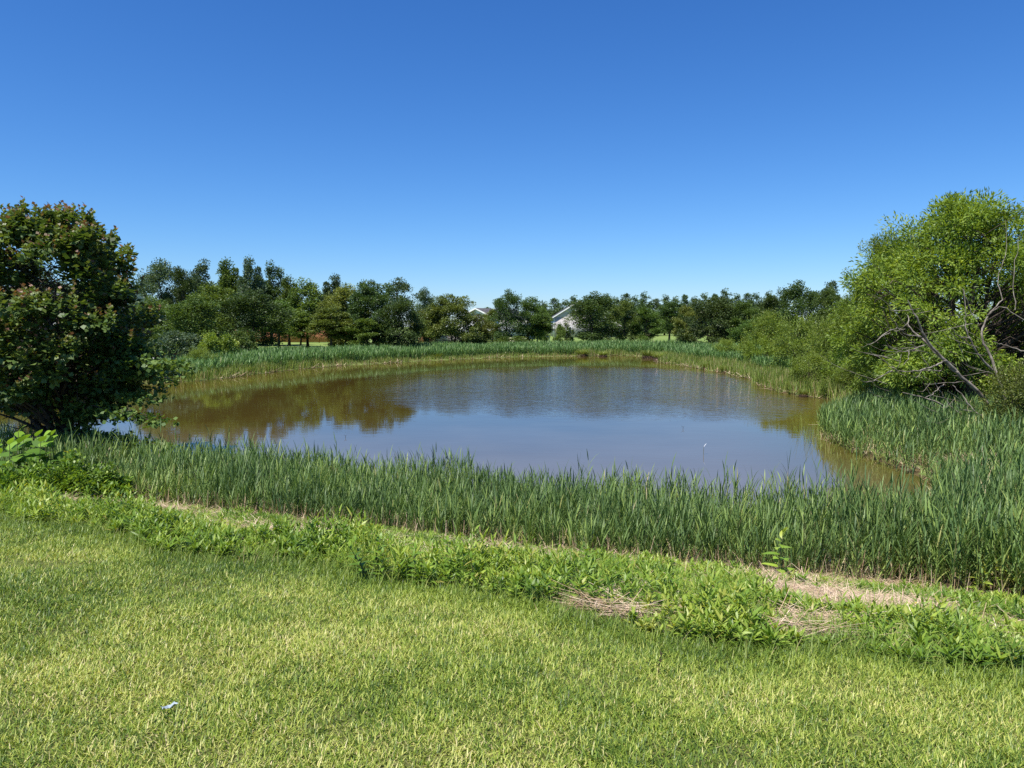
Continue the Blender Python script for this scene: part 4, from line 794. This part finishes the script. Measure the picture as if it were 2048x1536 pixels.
# weathered box on posts, left bank
p = at(308, 735, 46); e = empty('nest_box', (p[0], 46, hz(p[0], 46)), 'weathered grey box on two posts on the left bank beside the maple', 'box', rz=-.3)
a = Acc(); a.box(-.22, .22, -.17, .17, .62, .86); a.build('box_body', M['graywood'], e)
a = Acc(); V = np.array([(-.3, -.28, .84), (.3, -.28, .84), (.3, .25, 1.02), (-.3, .25, 1.02), (-.3, -.28, .88), (.3, -.28, .88), (.3, .25, 1.06), (-.3, .25, 1.06)], float)
a.add(V, np.array([[0, 1, 2, 3], [4, 5, 6, 7], [0, 1, 5, 4], [1, 2, 6, 5], [2, 3, 7, 6], [3, 0, 4, 7]]), np.full(8, .5)); a.build('lid', M['graywood'], e)
for s in (-.16, .16): a = Acc(); a.box(s-.035, s+.035, -.04, .03, -.1, .62); a.build('post', M['bark'], e)

# ------------------------------------------------------------------ single plants near the camera
def broad_plant(name, px, py, H, nl, lL, lW, label, mat='weed', seed=1, tm=.55, stems=1, spread=0, lean0=1.1):
    b = ground(px, py); r = np.random.default_rng(seed); S = Acc(); A = Acc()
    for s in range(stems):
        o_ = np.array([*r.normal(0, spread, 2), 0]); ln = r.normal(0, .08, 2) if stems == 1 else r.normal(0, .15, 2); h = H*r.uniform(.75, 1.05)
        k = np.linspace(0, 1, 6); P = o_+np.stack([ln[0]*k*h, ln[1]*k*h, k*h], 1); S.tube(P, .007*(1-.5*k)*(H/.5)**.5, 6)
        for j in range(nl):
            t = .18+.82*j/(nl-1); p = o_+np.array([ln[0]*t*h, ln[1]*t*h, t*h]); az = j*PI*.5+(PI if j % 2 else 0)+r.normal(0, .3)
            A.blades(p[None], az, lean0-.75*max(0, t-.7)/.3+r.normal(0, .1), .55+.4*r.random(), lL*r.uniform(.8, 1.1)*(1-.45*max(0, t-.6)/.4), lW*r.uniform(.85, 1.1)*(1-.3*max(0, t-.6)/.4), np.clip(tm+.25*(t > .8)+r.normal(0, .1), 0, .95), (.25, .85, 1, .85, .5, .05), roll=r.normal(0, .25))
    e = empty(name, tuple(b), label, 'plant'); A.build('leaves', M[mat], e, True); S.build('stem', M['stem'], e, True); return e
broad_plant('milkweed_plant', 1552, 1163, .62, 14, .20, .085, 'tall single plant with drooping broad leaves standing before the reeds', seed=4, tm=.55)
broad_plant('broadleaf_plant', 1650, 1140, .48, 14, .20, .03, 'slender dark plant right of the tall drooping one, at the reed edge', seed=6, tm=.1, lean0=.6)
broad_plant('broadleaf_plant', 1195, 1115, .36, 11, .14, .055, 'bright green leafy plant at the reed edge above the weeds', seed=8, tm=.8, stems=4, spread=.09)
broad_plant('broadleaf_plant', 740, 1155, .28, 12, .10, .03, 'dark-stemmed leafy plant in the middle of the weed belt', seed=9, tm=.2, stems=3, spread=.06)
broad_plant('broadleaf_plant', 880, 1165, .26, 12, .11, .028, 'bushy clump of long-leaved weeds at the lawn edge near the middle', seed=10, tm=.3, stems=8, spread=.14)
broad_plant('broadleaf_plant', 1975, 1180, .42, 12, .16, .05, 'leafy plant with yellowish tips at the right end of the reeds', seed=12, tm=.75, stems=6, spread=.15)
broad_plant('broadleaf_plant', 1700, 1260, .22, 12, .09, .032, 'small upright leafy plant on the straw right of the weed mound', seed=14, tm=.35, stems=2, spread=.05)
broad_plant('burdock_plant', 35, 985, .95, 9, .36, .24, 'large pale broad-leaved plant at the left edge beside the maple', seed=16, tm=.12, stems=14, spread=.4, lean0=1.25)
broad_plant('broadleaf_plant', 165, 985, .75, 6, .20, .07, 'broad-leaved plant poking out of the reeds below the maple', seed=17, tm=.8, stems=3, spread=.12)
for i, (px, py, w_, h_, lab) in enumerate([(130, 1000, 1.7, .78, 'round leafy green bush in front of the left reeds'), (215, 1005, .9, .5, 'smaller leafy bush joined to the right of the round one'), (20, 1000, 1.1, .5, 'low reddish-stemmed leafy bush at the left picture edge')]):
    b = ground(px, py); r = np.random.default_rng(60+i); n = 7000; g_ = r.normal(0, 1, (n, 3)); g_ /= np.linalg.norm(g_, axis=1, keepdims=True); g_[:, 2] = np.abs(g_[:, 2])
    rad = r.random(n)**.3*(.8+.3*np.sin(g_[:, 0]*7+i)*np.cos(g_[:, 1]*6)); P = g_*rad[:, None]*np.array([w_*.5, w_*.5, h_]); A = Acc()
    A.kites(P, g_+r.normal(0, .6, (n, 3)), r.normal(0, .4, (n, 3))+np.array([0, 0, 1.]), .06*r.uniform(.7, 1.3, n), .038, np.clip(r.normal(.35, .2, n), 0, 1))
    T = Acc()
    for q in range(16):
        d = g_[q]*np.array([w_*.45, w_*.45, h_*.85]); T.tube(np.outer(np.linspace(0, 1, 4), d), [.006, .005, .004, .002], 4)
    e = empty('leafy_bush', tuple(b), lab, 'bush'); A.build('foliage', M['weed'], e); T.build('stems', M['stem'], e)
# tall reed shoots standing above the belt
for (px, py, Yd, h_, lab) in [(868, 880, 11.6, 1.25, 'tallest furled reed shoot standing above the belt in the middle'), (1578, 893, 11.2, 1.25, 'bent dark reed plume standing above the belt on the right'), (1158, 897, 11.6, 1.15, 'forked thin reed tip above the belt, right of centre')]:
    p = at(px, py, Yd); z0 = max(hz(p[0], Yd), -.2); H = p[2]-z0; A = Acc(); T = Acc()
    T.tube([(0, 0, 0), (.01, 0, H*.5), (0, .01, H*.8)], [.005, .004, .003], 5)
    for j, (t, l, az) in enumerate([(.78, .22, 0), (.76, .2, 2.6), (.70, .2, 3.1), (.6, .25, .4), (.5, .3, 2.9), (.4, .3, .2)]):
        A.blades(np.array([[0, 0, H*t]]), az, .06+.15*(j > 1), .1+.5*(j > 1), H*l if j else H*.22, .022, .05, (.5, 1, .8, .06))
    e = empty('reed_shoot', (p[0], Yd, z0), lab, 'reed'); A.build('leaves', M['reed'], e); T.build('stem', M['stem'], e)
# broken leaning reed
b = ground(1268, 1120); e = empty('broken_reed', tuple(b), 'pale broken reed leaning across the front of the belt', 'reed'); A = Acc()
A.tube([(0, 0, 0), (.16, .05, .16), (.36, .12, .36)], [.004, .004, .002], 5)
for (t, az, l) in [(.35, .3, .2), (.5, -.2, .22), (.75, .4, .2), (1, .1, .16)]:
    A.blades(np.array([[.36*t, .12*t, .36*t]]), az, .75, .5, l, .016, .8, (.5, 1, .7, .05))
A.build('stalk', M['reed'], e)
# thin stalk with white curved tip standing in the water
p = at(1408, 908, 17.5); d = ray(1407, 909); t_ = -EYE/d[2]; q = d*t_
e = empty('water_stalk', (q[0], q[1], 0), 'thin stalk with a white curved tip standing in the open water', 'stalk')
A = Acc(); A.tube([(0, 0, -.3), (0, 0, .1), (.005, 0, .2)], [.006, .006, .004], 5); A.build('stem', M['stem'], e)
A = Acc(); A.blades(np.array([[.005, 0, .19]]), 0, .25, .7, .12, .035, .9, (.4, 1, .9, .1)); A.build('tip', M['white'], e)
# scrap, yellow leaf, dead twig stalk, small pebbles of debris
b = ground(340, 1432); e = empty('litter_scrap', tuple(b+np.array([0, 0, .035])), 'crumpled pale blue-white scrap of litter lying on the lawn', 'litter', rz=1.0)
A = Acc(); gx_, gy_ = np.meshgrid(np.linspace(-.035, .035, 7), np.linspace(-.010, .010, 4)); r = np.random.default_rng(2)
A.add(np.stack([gx_+r.normal(0, .002, gx_.shape), gy_+r.normal(0, .002, gx_.shape), r.normal(0, .006, gx_.shape)+.01], -1), np.array([[i*7+j, i*7+j+1, (i+1)*7+j+1, (i+1)*7+j] for i in range(3) for j in range(6)]), np.zeros(28)); o = A.build('sheet', M['scrap'], e)
b = ground(1827, 1222); e = empty('fallen_leaf', tuple(b+np.array([0, 0, .05])), 'bright yellow leaf among the weeds near the right edge', 'leaf'); A = Acc()
A.blades(np.array([[0, 0, 0], [.01, 0, 0]]), [2.5, .6], [.9, .5], .8, [.06, .045], [.028, .022], .5, (.3, 1, .8, .1)); A.build('blade', M['yellow'], e)
b = ground(1316, 1352); e = empty('dead_stalk', tuple(b), 'single dark dead weed stalk standing in the lawn', 'stalk'); A = Acc()
A.tube([(0, 0, 0), (.004, 0, .04), (.01, .0, .08), (.014, 0, .115)], [.003, .0025, .002, .0015], 5); 
for q in range(12): 
    d = rng.normal(0, 1, 3)*np.array([.012, .012, .006])+np.array([0, 0, .014]); z0 = .05+.06*rng.random(); A.tube([(z0*.12, 0, z0), (z0*.12+d[0], d[1], z0+d[2])], [.002, .0012], 4)
A.build('stalk', M['root'], e)
# small dead twigs sticking out of the open water
for (px, py, lab) in [(1365, 858, 'small forked twig breaking the open water right of centre'), (690, 876, 'tiny twig breaking the water left of centre')]:
    d = ray(px, py); q = d*(-EYE/d[2]); A = Acc(); A.tube([(0, 0, -.2), (.02, 0, .06), (.05, 0, .09)], [.006, .005, .003], 4); A.tube([(.02, 0, .05), (-.03, 0, .1)], [.004, .003], 4)
    e = empty('water_twig', (q[0], q[1], 0), lab, 'twig'); A.build('twig', M['bark'], e)
# sparse rushes in the brown shallows of the cove
a = Acc(); r = np.random.default_rng(8); n = 260; x = r.uniform(8.0, 9.6, n); y = r.uniform(16.5, 23.5, n); d = sdf(x, y); k = (d < .1) & (d > -1.1); x, y = x[k], y[k]; n = len(x)
a.blades(np.stack([x, y, 0*x-.1], 1), r.uniform(0, 6.3, n), np.abs(r.normal(.15, .15, n)), r.uniform(0, .6, n), r.uniform(.3, .75, n), .010, r.uniform(.3, 1, n), (1, .8, .2)); o = a.build('shallow_rushes', M['sedge']); tag(o, 'sparse thin rushes standing in the brown shallows off the cove', 'rushes', kind='stuff')
